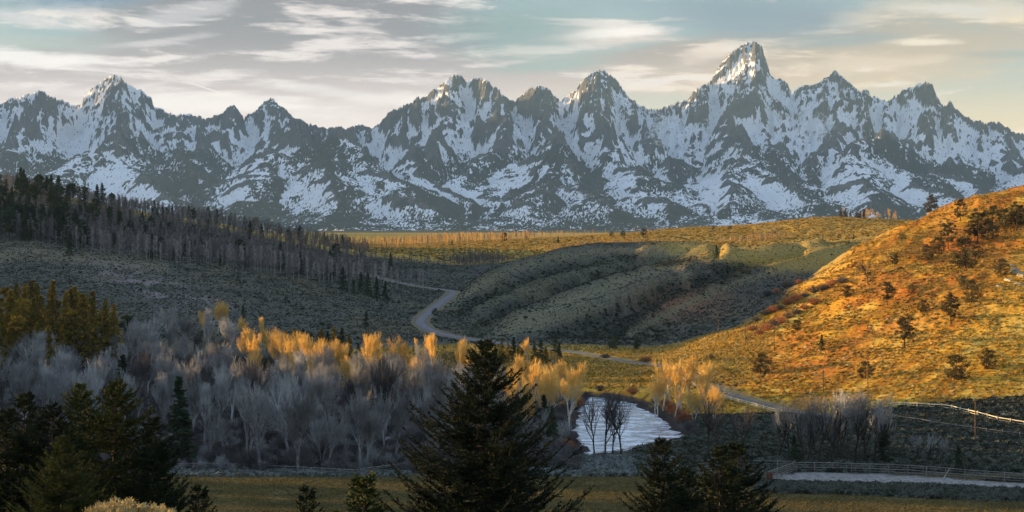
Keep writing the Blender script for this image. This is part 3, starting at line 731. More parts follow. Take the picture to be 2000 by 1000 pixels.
# blue-green windows between the decks
patch(170, 12, 190, 26, (.10, .20, .31), .8, -4, streak, .5)
patch(1000, 60, 200, 60, (.17, .27, .27), .7, 0, streak, .6)
patch(1480, 40, 260, 55, (.17, .235, .29), .85, 4, streak, .6)
patch(90, 82, 100, 9, (.26, .37, .40), .6, 0, streak, .4)
# short vapour trail
tr1 = blob(402, 178, 34, 1.1, 17, 1.0); col = mixrgb(math_('MULTIPLY', tr1, .8), col, sc3((1.0, .93, .88)))
nt.links.new(col, bg.inputs['Color'])
# ------------------------------------------------------------ plant builders
def P3(x, y, dz=0.0): return (float(x), float(y), float(gz(x, y)) + dz)
def rotz(v, a):
    c, s = math.cos(a), math.sin(a); return np.stack([v[..., 0] * c - v[..., 1] * s, v[..., 0] * s + v[..., 1] * c, v[..., 2]], -1)

def bare_tree(seed, H=19., R=5.5, trunks=1, depth=5, twigs=4200, tw=.034, lean=0.0, up=.5, first=.28, thick=1.0, ncut=7):
    """trunk mesh (trunk and heavy limbs) and crown mesh (branches and fine twigs)"""
    r = random.Random(seed); segs = []; ends = []
    def grow(p, d, L, rad, lv):
        n = 3; q = p
        for i in range(n):
            d2 = Vector((d.x + r.gauss(0, .10), d.y + r.gauss(0, .10), d.z + .06 * up)).normalized()
            q2 = q + d2 * (L / n); r1 = rad * (1 - .28 * (i + 1) / n)
            segs.append((q, q2, rad * (1 - .28 * i / n), r1, lv)); q = q2; d = d2
            if lv >= 1 and i < n - 1 and lv < depth and r.random() < .75:
                side(q, d, L * .62, rad * .5, lv + 1)
            elif lv == 0 and (i > 0) and r.random() < .9:
                side(q, d, L * .8, rad * .5, 1)
        if lv < depth:
            for _ in range(2 if r.random() < .7 else 3): side(q, d, L * r.uniform(.68, .86), rad * .64, lv + 1, .45)
        else: ends.append((q, d))
    def side(q, d, L, rad, lv, spread=.75):
        a = Vector((r.gauss(0, 1), r.gauss(0, 1), r.gauss(0, .5))).cross(d)
        if a.length < 1e-3: a = Vector((1, 0, 0))
        a.normalize(); nd = (d + a * spread * r.uniform(.6, 1.15) + Vector((0, 0, up * .35))).normalized(); grow(q, nd, L, rad, lv)
    for k in range(trunks):
        ang = r.uniform(0, 6.28) if trunks == 1 else 2 * pi * k / trunks + r.uniform(-.4, .4)
        sp = lean if trunks == 1 else .28
        d0 = Vector((math.cos(ang) * sp, math.sin(ang) * sp, 1)).normalized()
        grow(Vector((math.cos(ang), math.sin(ang), 0)) * (.0 if trunks == 1 else .35), d0, H * first, .30 * thick * (H / 19) / math.sqrt(trunks), 0)
    P0 = np.array([s[0] for s in segs]); P1 = np.array([s[1] for s in segs]); R0 = np.array([s[2] for s in segs]); R1 = np.array([s[3] for s in segs]); LV = np.array([s[4] for s in segs])
    # fit the crown to the wanted size
    zmax = P1[:, 2].max(); rmax = np.quantile(np.hypot(P1[:, 0], P1[:, 1]), .97)
    sz = (H * .97) / zmax; sr = R / rmax
    for A in (P0, P1): A[:, 2] *= sz; A[:, :2] *= sr
    P0[:, 2] = np.maximum(P0[:, 2], 0.0); P0[0, 2] = -.4
    tm, cm = MB(), MB()
    k = LV <= 2; R0 = R0 * np.where(LV == 2, 1.25, 1); R1 = R1 * np.where(LV == 2, 1.25, 1); tm.tubes(P0[k], P1[k], R0[k], R1[k], 6)
    k = LV > 2; cm.tubes(P0[k], P1[k], np.maximum(R0[k], .02), np.maximum(R1[k], .014), 3)
    fine = np.where(LV >= depth - 1)[0]; pick = RNG.choice(fine, twigs); t = RNG.random(twigs)[:, None]
    base = P0[pick] * (1 - t) + P1[pick] * t; ax = (P1[pick] - P0[pick]); ax /= np.linalg.norm(ax, axis=1, keepdims=True) + 1e-9
    ax = ax + RNG.normal(0, .55, (twigs, 3)) + np.array([0, 0, .35]); ax /= np.linalg.norm(ax, axis=1, keepdims=True)
    Lh = RNG.uniform(.25, .65, twigs) * (H / 19.) ** .5
    cm.cards(base + ax * Lh[:, None], ax, tw * .5, Lh)
    return tm.mesh('bare_trunk'), cm.mesh('bare_crown')

def conifer(seed, H=14., R=2.6, nb=170, spr=16, gap=.08, ragged=.25, size=.34, droop=.35, power=.9):
    g = np.random.default_rng(seed); tm, cm = MB(), MB()
    zs = np.array([-.4, H * .5, H * .97]); wob = g.normal(0, .06, (3, 2))
    pts = np.column_stack([wob[:, 0] * (zs > 0), wob[:, 1] * (zs > 0), zs]); rr = np.array([.02 * H, .011 * H, .02])
    tm.tubes(pts[:-1], pts[1:], rr[:-1], rr[1:], 6)
    h = gap + (1 - gap) * g.random(nb) ** .85; h = np.sort(h)
    L = R * (1 - h) ** power * (1 + g.normal(0, ragged, nb)).clip(.35, 1.6) + .12
    a = g.uniform(0, 2 * pi, nb) ; el_ = (.45 * h - droop * (1 - h)) + g.normal(0, .1, nb)
    d = np.column_stack([np.cos(a) * np.cos(el_), np.sin(a) * np.cos(el_), np.sin(el_)]); b0 = np.column_stack([np.zeros(nb), np.zeros(nb), h * H * .985])
    tip = b0 + d * L[:, None]; tm.tubes(b0, b0 + d * L[:, None] * .8, .035, .012, 3)
    k = np.repeat(np.arange(nb), spr); t = g.random(len(k)) ** .6
    side = np.cross(d[k], np.array([0, 0, 1.])); sgn = g.choice([-1, 1], len(k))[:, None]
    wdt = (L[k] * .38 * (1.05 - t))[:, None] * g.random((len(k), 1))
    c = b0[k] + d[k] * (L[k] * t)[:, None] + side * sgn * wdt + g.normal(0, .05, (len(k), 3)); c[:, 2] -= .12 * L[k] * t * t - .02
    ax = d[k] * .8 + side * sgn * .55 + g.normal(0, .28, (len(k), 3)); ax[:, 2] -= .1; ax /= np.linalg.norm(ax, axis=1, keepdims=True)
    s = size * (.6 + .7 * g.random(len(k))) * (H / 14.) ** .5
    cm.cards(c, ax, s * .34, s)
    tp = np.array([[0, 0, H * .93]]); cm.cards(np.repeat(tp, 6, 0) + g.normal(0, .03, (6, 3)), np.repeat(np.array([[0, 0, 1.]]), 6, 0), .07, H * .06)
    return tm.mesh('conifer_trunk'), cm.mesh('conifer_crown')

def pine(seed, H=10., R=3.2, clumps=34, per=110, bare=.3, open_=.0, size=.26, flat=.6):
    """round-headed pine: bare lower trunk, crooked limbs, needle clumps with gaps between"""
    g = np.random.default_rng(seed); tm, cm = MB(), MB()
    n = 6; z = np.linspace(0, H * .95, n); wob = np.cumsum(g.normal(0, .12 * H / 10, (n, 2)), 0); wob[0] = 0
    P = np.column_stack([wob, z]); P[0, 2] = -.4; rr = np.linspace(.022 * H, .004 * H, n)
    tm.tubes(P[:-1], P[1:], rr[:-1], rr[1:], 6)
    hs = bare + (1 - bare) * np.sort(g.random(clumps)); cen = []
    for i, hh_ in enumerate(hs):
        b0 = np.array([np.interp(hh_ * H * .95, z, P[:, k]) for k in range(3)]); b0[2] = hh_ * H * .95
        prof = math.sin(pi * min(1, max(.0, (hh_ - bare) / (1 - bare) * .82 + .16))) ** .7
        L = R * prof * g.uniform(.45, 1.1); a = g.uniform(0, 2 * pi); e = g.uniform(-.1, .5)
        mid_ = b0 + np.array([math.cos(a) * L * .55, math.sin(a) * L * .55, L * .55 * math.tan(e) * .5]); tip = b0 + np.array([math.cos(a) * L, math.sin(a) * L, L * math.tan(e)])
        tm.tubes([b0, mid_], [mid_, tip], [.05 * H / 10, .035 * H / 10], [.035 * H / 10, .015], 4); cen.append(tip)
        if L > 1.2 and g.random() < .8: cen.append(mid_ + g.normal(0, .25, 3))
    cen = np.array(cen); 
    if open_ > 0: cen = cen[g.random(len(cen)) > open_]
    k = np.repeat(np.arange(len(cen)), per); v = g.normal(size=(len(k), 3)); v /= np.linalg.norm(v, axis=1, keepdims=True); v *= (g.random((len(k), 1)) ** .4)
    rad = (.24 + .22 * g.random(len(cen)))[k][:, None] * R / 2.0
    off = v * rad * np.array([1.15, 1.15, flat]); c = cen[k] + off
    ax = v + g.normal(0, .35, v.shape) + np.array([0, 0, .3]); ax /= np.linalg.norm(ax, axis=1, keepdims=True)
    s = size * (.6 + .6 * g.random(len(k))) * (H / 10) ** .5; cm.cards(c, ax, s * .3, s)
    return tm.mesh('pine_trunk'), cm.mesh('pine_crown')

def shrub(seed, H=1.8, R=1.4, n=260, w=.02, leafy=0, lw=.08):
    """twiggy bush: stems fanning from the root, with or without small leaves"""
    g = np.random.default_rng(seed); mb = MB(); a = g.uniform(0, 2 * pi, n); t = g.random(n) ** .6
    tip = np.column_stack([np.cos(a) * R * t, np.sin(a) * R * t, H * np.sqrt(1 - (t * .93) ** 2) * g.uniform(.65, 1.0, n)])
    b0 = np.column_stack([np.cos(a) * R * .15 * t, np.sin(a) * R * .15 * t, np.full(n, -.1)]); mid_ = b0 * .5 + tip * .5; mid_[:, 2] *= .95; mid_[:, :2] *= .8
    mb.tubes(b0, mid_, w, w * .7, 3); mb.tubes(mid_, tip, w * .7, w * .35, 3)
    m_ = n * 5; k = g.integers(0, n, m_); q = g.uniform(.3, 1, m_)[:, None]; base = mid_[k] * (1 - q) + tip[k] * q
    ax = (tip - mid_)[k]; ax = ax / (np.linalg.norm(ax, axis=1, keepdims=True) + 1e-9) + g.normal(0, .5, (m_, 3)); ax /= np.linalg.norm(ax, axis=1, keepdims=True)
    Lh = .12 * H * g.uniform(.5, 1.2, m_); mb.cards(base + ax * Lh[:, None], ax, w * .5, Lh)
    if leafy:
        k = g.integers(0, n, leafy); q = g.uniform(.35, 1.05, leafy)[:, None]; c = mid_[k] * (1 - q) + tip[k] * q + g.normal(0, .04 * H, (leafy, 3))
        ax = g.normal(size=(leafy, 3)); ax[:, 2] = np.abs(ax[:, 2]) + .3; ax /= np.linalg.norm(ax, axis=1, keepdims=True); mb.cards(c, ax, lw * .5, lw * g.uniform(.7, 1.3, leafy))
    return mb.mesh('shrub')

# ---- bark and foliage materials
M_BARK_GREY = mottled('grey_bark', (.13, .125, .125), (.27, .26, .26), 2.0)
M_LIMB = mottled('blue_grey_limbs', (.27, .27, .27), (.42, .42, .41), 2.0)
M_BARK_PALE = mottled('pale_bark', (.34, .31, .26), (.60, .56, .48), 1.5)  # cream of lit trunks put into the bark colour
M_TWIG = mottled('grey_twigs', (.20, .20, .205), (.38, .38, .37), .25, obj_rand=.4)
M_TWIG_SUNLIT = mottled('sunlit_twigs', (.68, .41, .10), (.84, .57, .18), .25, obj_rand=.2)  # lit copy of the grey twigs, low sun's gold put into the colour
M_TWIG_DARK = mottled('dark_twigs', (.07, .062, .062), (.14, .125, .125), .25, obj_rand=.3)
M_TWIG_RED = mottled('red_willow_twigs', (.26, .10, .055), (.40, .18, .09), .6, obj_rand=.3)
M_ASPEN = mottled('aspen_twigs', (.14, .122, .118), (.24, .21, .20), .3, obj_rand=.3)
M_BARK_DARK = mottled('dark_bark', (.03, .026, .022), (.065, .055, .047), 2.0)
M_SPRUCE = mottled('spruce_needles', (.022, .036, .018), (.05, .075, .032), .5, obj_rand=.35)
M_NEEDLE_SUNLIT = mottled('sunlit_needles', (.10, .075, .01), (.27, .19, .02), .5, obj_rand=.3)  # gold of the low sun put into the needle colour
M_JUNIPER = mottled('juniper_needles', (.05, .042, .015), (.11, .08, .028), .6, obj_rand=.35)
M_FIR = mottled('fir_needles', (.009, .015, .007), (.026, .038, .013), 1.2, obj_rand=.25)

ORD = ['first','second','third','fourth','fifth','sixth','seventh','eighth','ninth','tenth','eleventh','twelfth','thirteenth','fourteenth','fifteenth','sixteenth','seventeenth','eighteenth','nineteenth','twentieth']
TENS = {20:'twenty',30:'thirty',40:'forty',50:'fifty'}
def ordn(i):
    if i < 20: return ORD[i]
    t = (i + 1) // 10 * 10; u = (i + 1) % 10
    return TENS[t].replace('ty', 'tieth') if u == 0 else TENS[t] + '-' + ORD[u - 1]
def place_tree(name, meshes, mats, x, y, s=1.0, rz=None, label='', cat='tree', group=None, sink=.1, szr=1.0):
    root = bpy.data.objects.new(name, None); COL.objects.link(root)
    root.location = P3(x, y, -sink); root.rotation_euler = (0, 0, RNG.uniform(0, 6.28) if rz is None else rz); root.scale = (s, s, s * szr)
    root.empty_display_size = .5
    for nm, me, mt in zip(('trunk', 'crown'), meshes, mats):
        o = bpy.data.objects.new(nm, me); COL.objects.link(o); o.parent = root
        if len(me.materials) == 0: me.materials.append(None)
        o.material_slots[0].link = 'OBJECT'; o.material_slots[0].material = mt
    tag(root, label, cat, group); return root
def place_one(name, me, mat, x, y, s=1.0, label='', cat='shrub', group=None, sink=.05, rz=None, szr=1.0, kind=None):
    o = bpy.data.objects.new(name, me); COL.objects.link(o)
    if len(me.materials) == 0: me.materials.append(None)
    o.material_slots[0].link = 'OBJECT'; o.material_slots[0].material = mat
    o.location = P3(x, y, -sink); o.rotation_euler = (0, 0, RNG.uniform(0, 6.28) if rz is None else rz); o.scale = (s, s, s * szr)
    return tag(o, label, cat, group, kind)
# ------------------------------------------------------------ scatter for plants nobody could count (kind stuff)
def scatter(name, x, y, size, meshes, mats, tilt=.0, dz=-.05, zs=None, z=None):
    n = len(x); z = gz(x, y) + dz if z is None else z
    me = bpy.data.meshes.new(name); me.vertices.add(n); me.vertices.foreach_set('co', np.column_stack([x, y, z]).astype(np.float32).ravel())
    a = me.attributes.new('rot', 'FLOAT_VECTOR', 'POINT'); r = np.column_stack([RNG.normal(0, tilt + 1e-4, n), RNG.normal(0, tilt + 1e-4, n), RNG.uniform(0, 6.28, n)]).astype(np.float32); a.data.foreach_set('vector', r.ravel())
    a = me.attributes.new('scl', 'FLOAT_VECTOR', 'POINT'); zs_ = size if zs is None else zs; a.data.foreach_set('vector', np.column_stack([size, size, zs_]).astype(np.float32).ravel())
    a = me.attributes.new('idx', 'INT', 'POINT'); a.data.foreach_set('value', RNG.integers(0, len(meshes), n).astype(np.int32))
    me.update(); o = obj(name, me); src = bpy.data.collections.new(name + '_kinds')
    for i, s in enumerate(meshes):
        s = s.copy(); s.materials.clear(); s.materials.append(mats[i % len(mats)]); so_ = bpy.data.objects.new('%s_kind_%02d' % (name, i), s); src.objects.link(so_)
    ng = bpy.data.node_groups.new(name, 'GeometryNodeTree')
    ng.interface.new_socket('Geometry', in_out='INPUT', socket_type='NodeSocketGeometry'); ng.interface.new_socket('Geometry', in_out='OUTPUT', socket_type='NodeSocketGeometry')
    gi = ng.nodes.new('NodeGroupInput'); go = ng.nodes.new('NodeGroupOutput'); ip = ng.nodes.new('GeometryNodeInstanceOnPoints'); ci = ng.nodes.new('GeometryNodeCollectionInfo')
    ci.inputs['Collection'].default_value = src; ci.inputs['Separate Children'].default_value = True; ci.inputs['Reset Children'].default_value = True
    def at_(nm, ty):
        q = ng.nodes.new('GeometryNodeInputNamedAttribute'); q.data_type = ty; q.inputs['Name'].default_value = nm; return q.outputs['Attribute']
    ng.links.new(gi.outputs[0], ip.inputs['Points']); ng.links.new(ci.outputs[0], ip.inputs['Instance']); ip.inputs['Pick Instance'].default_value = True
    ng.links.new(at_('idx', 'INT'), ip.inputs['Instance Index']); ng.links.new(at_('rot', 'FLOAT_VECTOR'), ip.inputs['Rotation']); ng.links.new(at_('scl', 'FLOAT_VECTOR'), ip.inputs['Scale'])
    ng.links.new(ip.outputs[0], go.inputs[0]); md = o.modifiers.new('scatter', 'NODES'); md.node_group = ng
    return tag(o, kind='stuff')
def region(n, pxr, Yr, keep=None, near_bias=1.0):
    """n ground points, even over the ground between two distances, thinned by keep(px, py, Y, x)"""
    Y = np.sqrt(RNG.uniform(Yr[0] ** (2 / near_bias), Yr[1] ** (2 / near_bias), n)) ** near_bias; px = RNG.uniform(pxr[0], pxr[1], n); x = X(px, Y)
    if keep is not None:
        py = HOR + (CAMZ - gz(x, Y)) * F / Y; k = keep(px, py, Y, x) > RNG.random(n); x, Y = x[k], Y[k]
    return x, Y

# small cushion bushes
def cushion(seed, n=70, w=.26, stiff=.5):
    g = np.random.default_rng(seed); mb = MB()
    v = g.normal(size=(n, 3)); v[:, 2] = np.abs(v[:, 2]) * .9 + .1; v /= np.linalg.norm(v, axis=1, keepdims=True); v *= g.uniform(.35, .62, (n, 1)) * np.array([1, 1, .85])
    ax = v / np.linalg.norm(v, axis=1, keepdims=True) + g.normal(0, stiff, (n, 3)); ax /= np.linalg.norm(ax, axis=1, keepdims=True)
    mb.cards(v, ax, w * .5, g.uniform(.14, .26, n)); return mb.mesh('cushion')
CUSH = [cushion(s) for s in (1, 2, 3, 4)]
def tuft(seed, n=26):
    g = np.random.default_rng(seed); mb = MB(); a = g.uniform(0, 6.28, n); b0 = np.column_stack([np.cos(a), np.sin(a), np.zeros(n)]) * g.uniform(0, .2, (n, 1))
    tip = b0 + np.column_stack([np.cos(a) * .25, np.sin(a) * .25, np.full(n, .8)]) * g.uniform(.6, 1.1, (n, 1)) + g.normal(0, .08, (n, 3)); mb.spikes(b0, tip, .06); return mb.mesh('tuft')
TUFT = [tuft(s) for s in (5, 6, 7)]
M_SAGE = mottled('sage_leaves', (.085, .095, .075), (.145, .155, .125), 1.2); M_SAGE_DARK = mottled('dark_sage_leaves', (.035, .04, .027), (.065, .07, .048), 1.2)
M_GOLD = mottled('golden_scrub', (.42, .25, .03), (.62, .40, .07), .5); M_RUST = mottled('rust_scrub', (.27, .10, .022), (.42, .19, .04), .5)
M_OLIVE = mottled('olive_scrub', (.10, .085, .02), (.2, .16, .04), .5); M_STRAW = mottled('straw_grass', (.46, .36, .14), (.66, .52, .22), .5)
M_FROST = mottled('frosted_sage', (.19, .22, .215), (.30, .33, .32), 1.2)
def nfield(px, Y, x): return fbm(x / 9., Y / 14., 3, .6, 22)
cYf = lambda px: np.interp(px, [1150,1330,1400,1500,1580,1620,1660,1740,1850,2000,2200,2500], [400,440,480,520,550,572,592,622,652,682,700,720])
onhill = lambda px, Y: sstep(1230, 1400, px - (HOR + CAMZ * F / Y - 700) * .1) * (Y < cYf(px) + 8)
notwater = lambda x, Y: (sdist_poly(x, Y, RIV) > 2.0) & (dist_line(x, Y, RP[::3])[0] > 4.2)
def keep_gold(px, py, Y, x): return np.clip(onhill(px, Y) + (Y > 395) * (Y < 500) * (px > 620) * .8, 0, 1) * notwater(x, Y)
x, y = region(60000, (1050, 2080), (300, 690), lambda px, py, Y, x: keep_gold(px, py, Y, x) * (.35 + .6 * (nfield(px, Y, x) > -.05)), 1.25)
scatter('scrub', x, y, RNG.uniform(.3, .85, len(x)), CUSH, [M_GOLD, M_GOLD, M_STRAW, M_GOLD, M_OLIVE][:4])
rm = lambda px, py: np.exp(-((px - 1720 - (600 - py) * 1.35) / 160.) ** 2) * (py < 770)
x, y = region(26000, (1350, 2080), (330, 690), lambda px, py, Y, x: onhill(px, Y) * rm(px, py) * (nfield(px, Y, x) > -.1))
scatter('rust_scrub', x, y, RNG.uniform(.3, .9, len(x)), CUSH, [M_RUST, M_RUST, M_OLIVE, M_GOLD])
x, y = region(30000, (600, 1500), (392, 505), lambda px, py, Y, x: ((px > 700) | (Y < 470)) * notwater(x, Y) * 1.0)
scatter('meadow_grass', x, y, RNG.uniform(.35, .8, len(x)), TUFT, [M_STRAW, M_GOLD, M_OLIVE])
def keep_sage(px, py, Y, x):
    lh = (px < 860) & (Y > 520); mr_ = (px >= 860) & (Y > 500) & (Y > cYf(px) - 5)
    return (lh | mr_) * np.clip((.185 - clum(x, Y)) / .09, .12, 1) * (.35 + .65 * (nfield(px, Y, x) > -.05)) * notwater(x, Y)
x, y = region(150000, (-40, 1720), (505, 1100), keep_sage, 1.3)
scatter('sagebrush', x, y, RNG.uniform(.3, .8, len(x)), CUSH, [M_SAGE, M_SAGE_DARK, M_SAGE, M_SAGE])
x, y = region(60000, (-40, 1720), (505, 1100), lambda px, py, Y, x: (((px < 860) & (Y > 520)) | ((px >= 860) & (Y > cYf(px) - 5))) * np.clip((.085 - clum(x, Y)) / .04, .015, 1) * notwater(x, Y), 1.3)
scatter('dark_brush', x, y, RNG.uniform(.6, 1.4, len(x)), CUSH, [M_SAGE_DARK])
x, y = region(26000, (640, 1900), (1110, 1700), None)
scatter('bench_scrub', x, y, RNG.uniform(1.2, 2.6, len(x)), CUSH, [M_GOLD, M_OLIVE, M_STRAW, M_GOLD], zs=RNG.uniform(.9, 1.6, len(x)))
# sage flat below the sunlit hill, and frosted sage strips along the home field
x, y = region(16000, (1240, 2060), (259, 335), lambda px, py, Y, x: (sdist_poly(x, Y, ARENA) > .8) * notwater(x, Y) * .9)
scatter('sage_flat', x, y, RNG.uniform(.7, 1.5, len(x)), CUSH, [M_SAGE_DARK, M_SAGE, M_SAGE_DARK, M_SAGE])
x, y = region(3200, (300, 800), (255, 260.5)); scatter('frosted_sage', x, y, RNG.uniform(.5, 1.0, len(x)), CUSH, [M_FROST, M_SAGE])
x, y = region(4200, (1040, 1330), (255, 276), lambda px, py, Y, x: notwater(x, Y) * 1.0); scatter('frosted_sage_patch', x, y, RNG.uniform(.6, 1.2, len(x)), CUSH, [M_FROST, M_SAGE, M_SAGE])
x, y = region(6000, (1480, 2060), (232, 251), lambda px, py, Y, x: (py < np.interp(px, [1480, 1700, 2000], [962, 968, 982])) * (sdist_poly(x, Y, ARENA) > .6) * 1.0)
scatter('sage_strip', x, y, RNG.uniform(.6, 1.3, len(x)), CUSH, [M_SAGE, M_SAGE_DARK, M_SAGE])
x, y = region(60000, (250, 2080), (214, 257), lambda px, py, Y, x: (sdist_poly(x, Y, ARENA) > .5) * 1.0)
scatter('field_grass', x, y, RNG.uniform(.14, .34, len(x)), TUFT, [mottled('field_grass', (.17, .135, .05), (.30, .24, .10), .5), M_OLIVE])
# brushy undergrowth of the grove, dark twigs standing in for shade between trees
UND = [shrub(s, 1.5, 1.1, 60, .018) for s in (61, 62, 63)]
x, y = region(3400, (-60, 1130), (259, 385), lambda px, py, Y, x: (sdist_poly(x, Y, RIV) > 1.0) * 1.0)
scatter('undergrowth', x, y, RNG.uniform(.6, 1.6, len(x)), UND, [M_TWIG_DARK, M_TWIG_DARK, M_TWIG])

TB_ = [shrub(s, 1.6, .95, 90, .012) for s in (64, 65, 66)]
x, y = region(700, (-60, 1120), (260, 345), lambda px, py, Y, x: (sdist_poly(x, Y, RIV) > 1.5) * (1 - .6 * sstep(262, 290, Y)))
scatter('tall_brush', x, y, RNG.uniform(1.1, 2.5, len(x)), TB_, [M_TWIG_DARK, M_TWIG_DARK, M_TWIG])
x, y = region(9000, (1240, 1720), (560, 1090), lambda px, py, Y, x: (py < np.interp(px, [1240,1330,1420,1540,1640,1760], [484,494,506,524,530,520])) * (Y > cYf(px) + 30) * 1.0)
scatter('sunlit_crest_grass', x, y, RNG.uniform(.5, 1.0, len(x)), TUFT, [M_STRAW, M_OLIVE, M_GOLD])  # tufts toned gold for the sun on the crests
# ------------------------------------------------------------ cottonwoods of the valley grove
CW = [bare_tree(100 + i, [18, 16, 19, 17, 20, 15, 18, 17, 19][i], [4.7, 3.8, 5.4, 4.3, 3.4, 4.9, 4.0, 5.2, 4.4][i], 1 + (i % 3 == 2), 5, 1500, tw=.036, up=[.5, 1.1, .3, .7, 1.2, .4, .9, .3, .6][i], thick=1.25, first=[.28, .34, .24, .3, .36, .22, .3, .26, .3][i]) for i in range(9)]
GROUP_CW = 'bare cottonwoods crowding the river bottom'
rows = [(263.5,-60,760,8.2,17),(271,-50,1010,8.4,16.5),(284,-60,1040,8.8,16),(303,-60,1060,8.6,17.5),(318,-60,1080,9.0,17),(334,-70,1075,9.0,16.5),(351,-70,1040,9.4,16.5),(370,-70,960,9.6,16),(391,-80,830,10,15.5),(414,-80,640,10.5,15),(438,-80,560,11,15),(460,-60,540,11.5,15),(480,260,560,11,15)]
RWORD = ['front','second','inner second','third','fourth','fifth','sixth','seventh','eighth','ninth','tenth','eleventh','back']
for ri, (Yr, p0, p1, sp, Hh) in enumerate(rows):
    sp = sp * .8; xs_ = np.arange(X(p0, Yr), X(p1, Yr), sp) + RNG.normal(0, 1.6, len(np.arange(X(p0, Yr), X(p1, Yr), sp)))
    ti = -1
    for x in xs_:
        yy = Yr + RNG.normal(0, 3.0); px = 1000 + x / yy * F
        if float(sdist_poly(np.array([x]), np.array([yy]), RIV)[0]) < .8: yy = Yr
        if ri >= 7 and px < 250 and Yr > 430: Hs = 12.5
        else: Hs = Hh
        if Yr < 290 and px < (400 if Yr < 275 else 335): continue
        if 430 < Yr and px < 230 and RNG.random() < .3: continue
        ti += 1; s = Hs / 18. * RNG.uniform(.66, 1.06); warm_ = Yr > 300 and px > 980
        v = int(RNG.integers(0, 9)); tw_ = M_TWIG_SUNLIT if (warm_ or (Yr > 365 and px > 480)) else (M_TWIG_DARK if RNG.random() < .12 else M_TWIG)
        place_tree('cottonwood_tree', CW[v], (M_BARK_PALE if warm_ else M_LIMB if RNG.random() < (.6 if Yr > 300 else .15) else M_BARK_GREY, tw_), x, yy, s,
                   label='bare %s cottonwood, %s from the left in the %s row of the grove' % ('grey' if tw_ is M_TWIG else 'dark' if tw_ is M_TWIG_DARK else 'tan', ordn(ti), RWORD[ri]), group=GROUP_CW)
# named cottonwoods: (px, base py, height m, half width factor, warm, label)
for px, py, Hs, v, mats, lab in [
    (575,742,15,0,'w','broad sunlit golden cottonwood, the roundest crown at the head of the grove'),
    (640,752,15.5,1,'w','tall sunlit cottonwood with a pale forked trunk beside the rounded golden one'),
    (678,758,14,3,'w','slim sunlit cottonwood with a bright straight trunk at the meadow edge'),
    (728,768,12.5,4,'w','low sunlit cottonwood standing apart by the meadow'),
    (815,770,13,5,'w','half-lit cottonwood beside the tall dark fir top'),
    (425,668,13.5,2,'w','sunlit peach-coloured cottonwood above the shaded grove'),
    (400,672,12,1,'w','sunlit cottonwood just left of the peach-coloured one'),
    (470,676,11,3,'w','low sunlit cottonwood below the small dark spruce on the slope'),
    (510,680,10,4,'w','low sunlit cottonwood at the tail of the golden strip'),
    (330,672,14.5,5,'g','large round violet-grey cottonwood against the sage slope'),
    (1030,695,0,0,'w',''),
    (1065,818,14,3,'w','tall golden cottonwood over the upper river bank'),
    (1085,800,13,1,'w','spreading golden cottonwood next to the upper river bank'),
    (1020,790,12,4,'w','golden cottonwood half behind the dark fir'),
    (1110,812,9.5,6,'t','low sunlit cottonwood on the inside of the river bend'),
    (1295,802,13.5,0,'w','golden cottonwood on the far bank with a leaning trunk'),
    (1330,808,15,3,'w','tallest golden cottonwood on the far bank'),
    (1365,812,13.5,1,'w','golden cottonwood by the road on the far bank'),
    (1395,822,11,5,'w','low golden cottonwood nearest the gravel road'),
    (1282,806,11,2,'w','golden cottonwood at the water side of the far bank'),
    (1308,790,12,6,'w','golden cottonwood standing behind the leaning one on the far bank'),
    (1318,815,9.5,7,'w','short golden cottonwood over the red willows'),
    (1346,795,13,8,'w','upright golden cottonwood in the middle of the far bank'),
    (1380,800,12,2,'w','golden cottonwood against the gravel road'),
    (1356,826,10,5,'w','low golden cottonwood at the lower end of the far bank'),
    (1040,800,14,7,'w','dense golden cottonwood right of the dark fir'),
    (1052,785,11,0,'w','golden cottonwood behind the dense one right of the fir'),
    (1095,790,12,8,'w','golden cottonwood leaning toward the river bend'),
    (1075,778,10,5,'w','small golden cottonwood at the edge of the lit meadow'),
    (1110,800,10,1,'w','golden cottonwood nearest the upper river bend'),
    (1005,780,11,3,'w','golden cottonwood touching the outline of the fir'),
    (605,748,15,6,'w','sunlit cottonwood between the rounded golden one and the pale forked one'),
    (660,762,14.5,8,'w','sunlit cottonwood in front of the pale forked one'),
    (745,772,11,7,'w','sunlit cottonwood at the right end of the golden strip'),
    (905,697,5,2,'w','small sunlit cottonwood at the meadow edge behind the fir'),
    (838,692,5,4,'t','small pale cottonwood in the scrub above the meadow'),
    (815,690,5,1,'t','small pale cottonwood beside the one above the meadow'),
    (1032,712,10,3,'w','pale sunlit cottonwood standing up from the island of evergreens'),
    (1083,714,6,5,'w','small sunlit cottonwood at the end of the island of evergreens'),
    (1072,713,7,1,'w','slim sunlit cottonwood inside the island of evergreens'),
    ]:
    if Hs <= 0: continue
    Y = Yz(py, 0.5 if py < 730 else 0); x = X(px, Y)
    place_tree('cottonwood_tree', CW[v], (M_BARK_PALE, {'w': M_TWIG_SUNLIT, 't': M_TWIG_SUNLIT, 'g': M_TWIG}[mats]), x, Y, Hs / 18., label=lab, group=GROUP_CW if px < 900 else 'cottonwoods around the river bend')
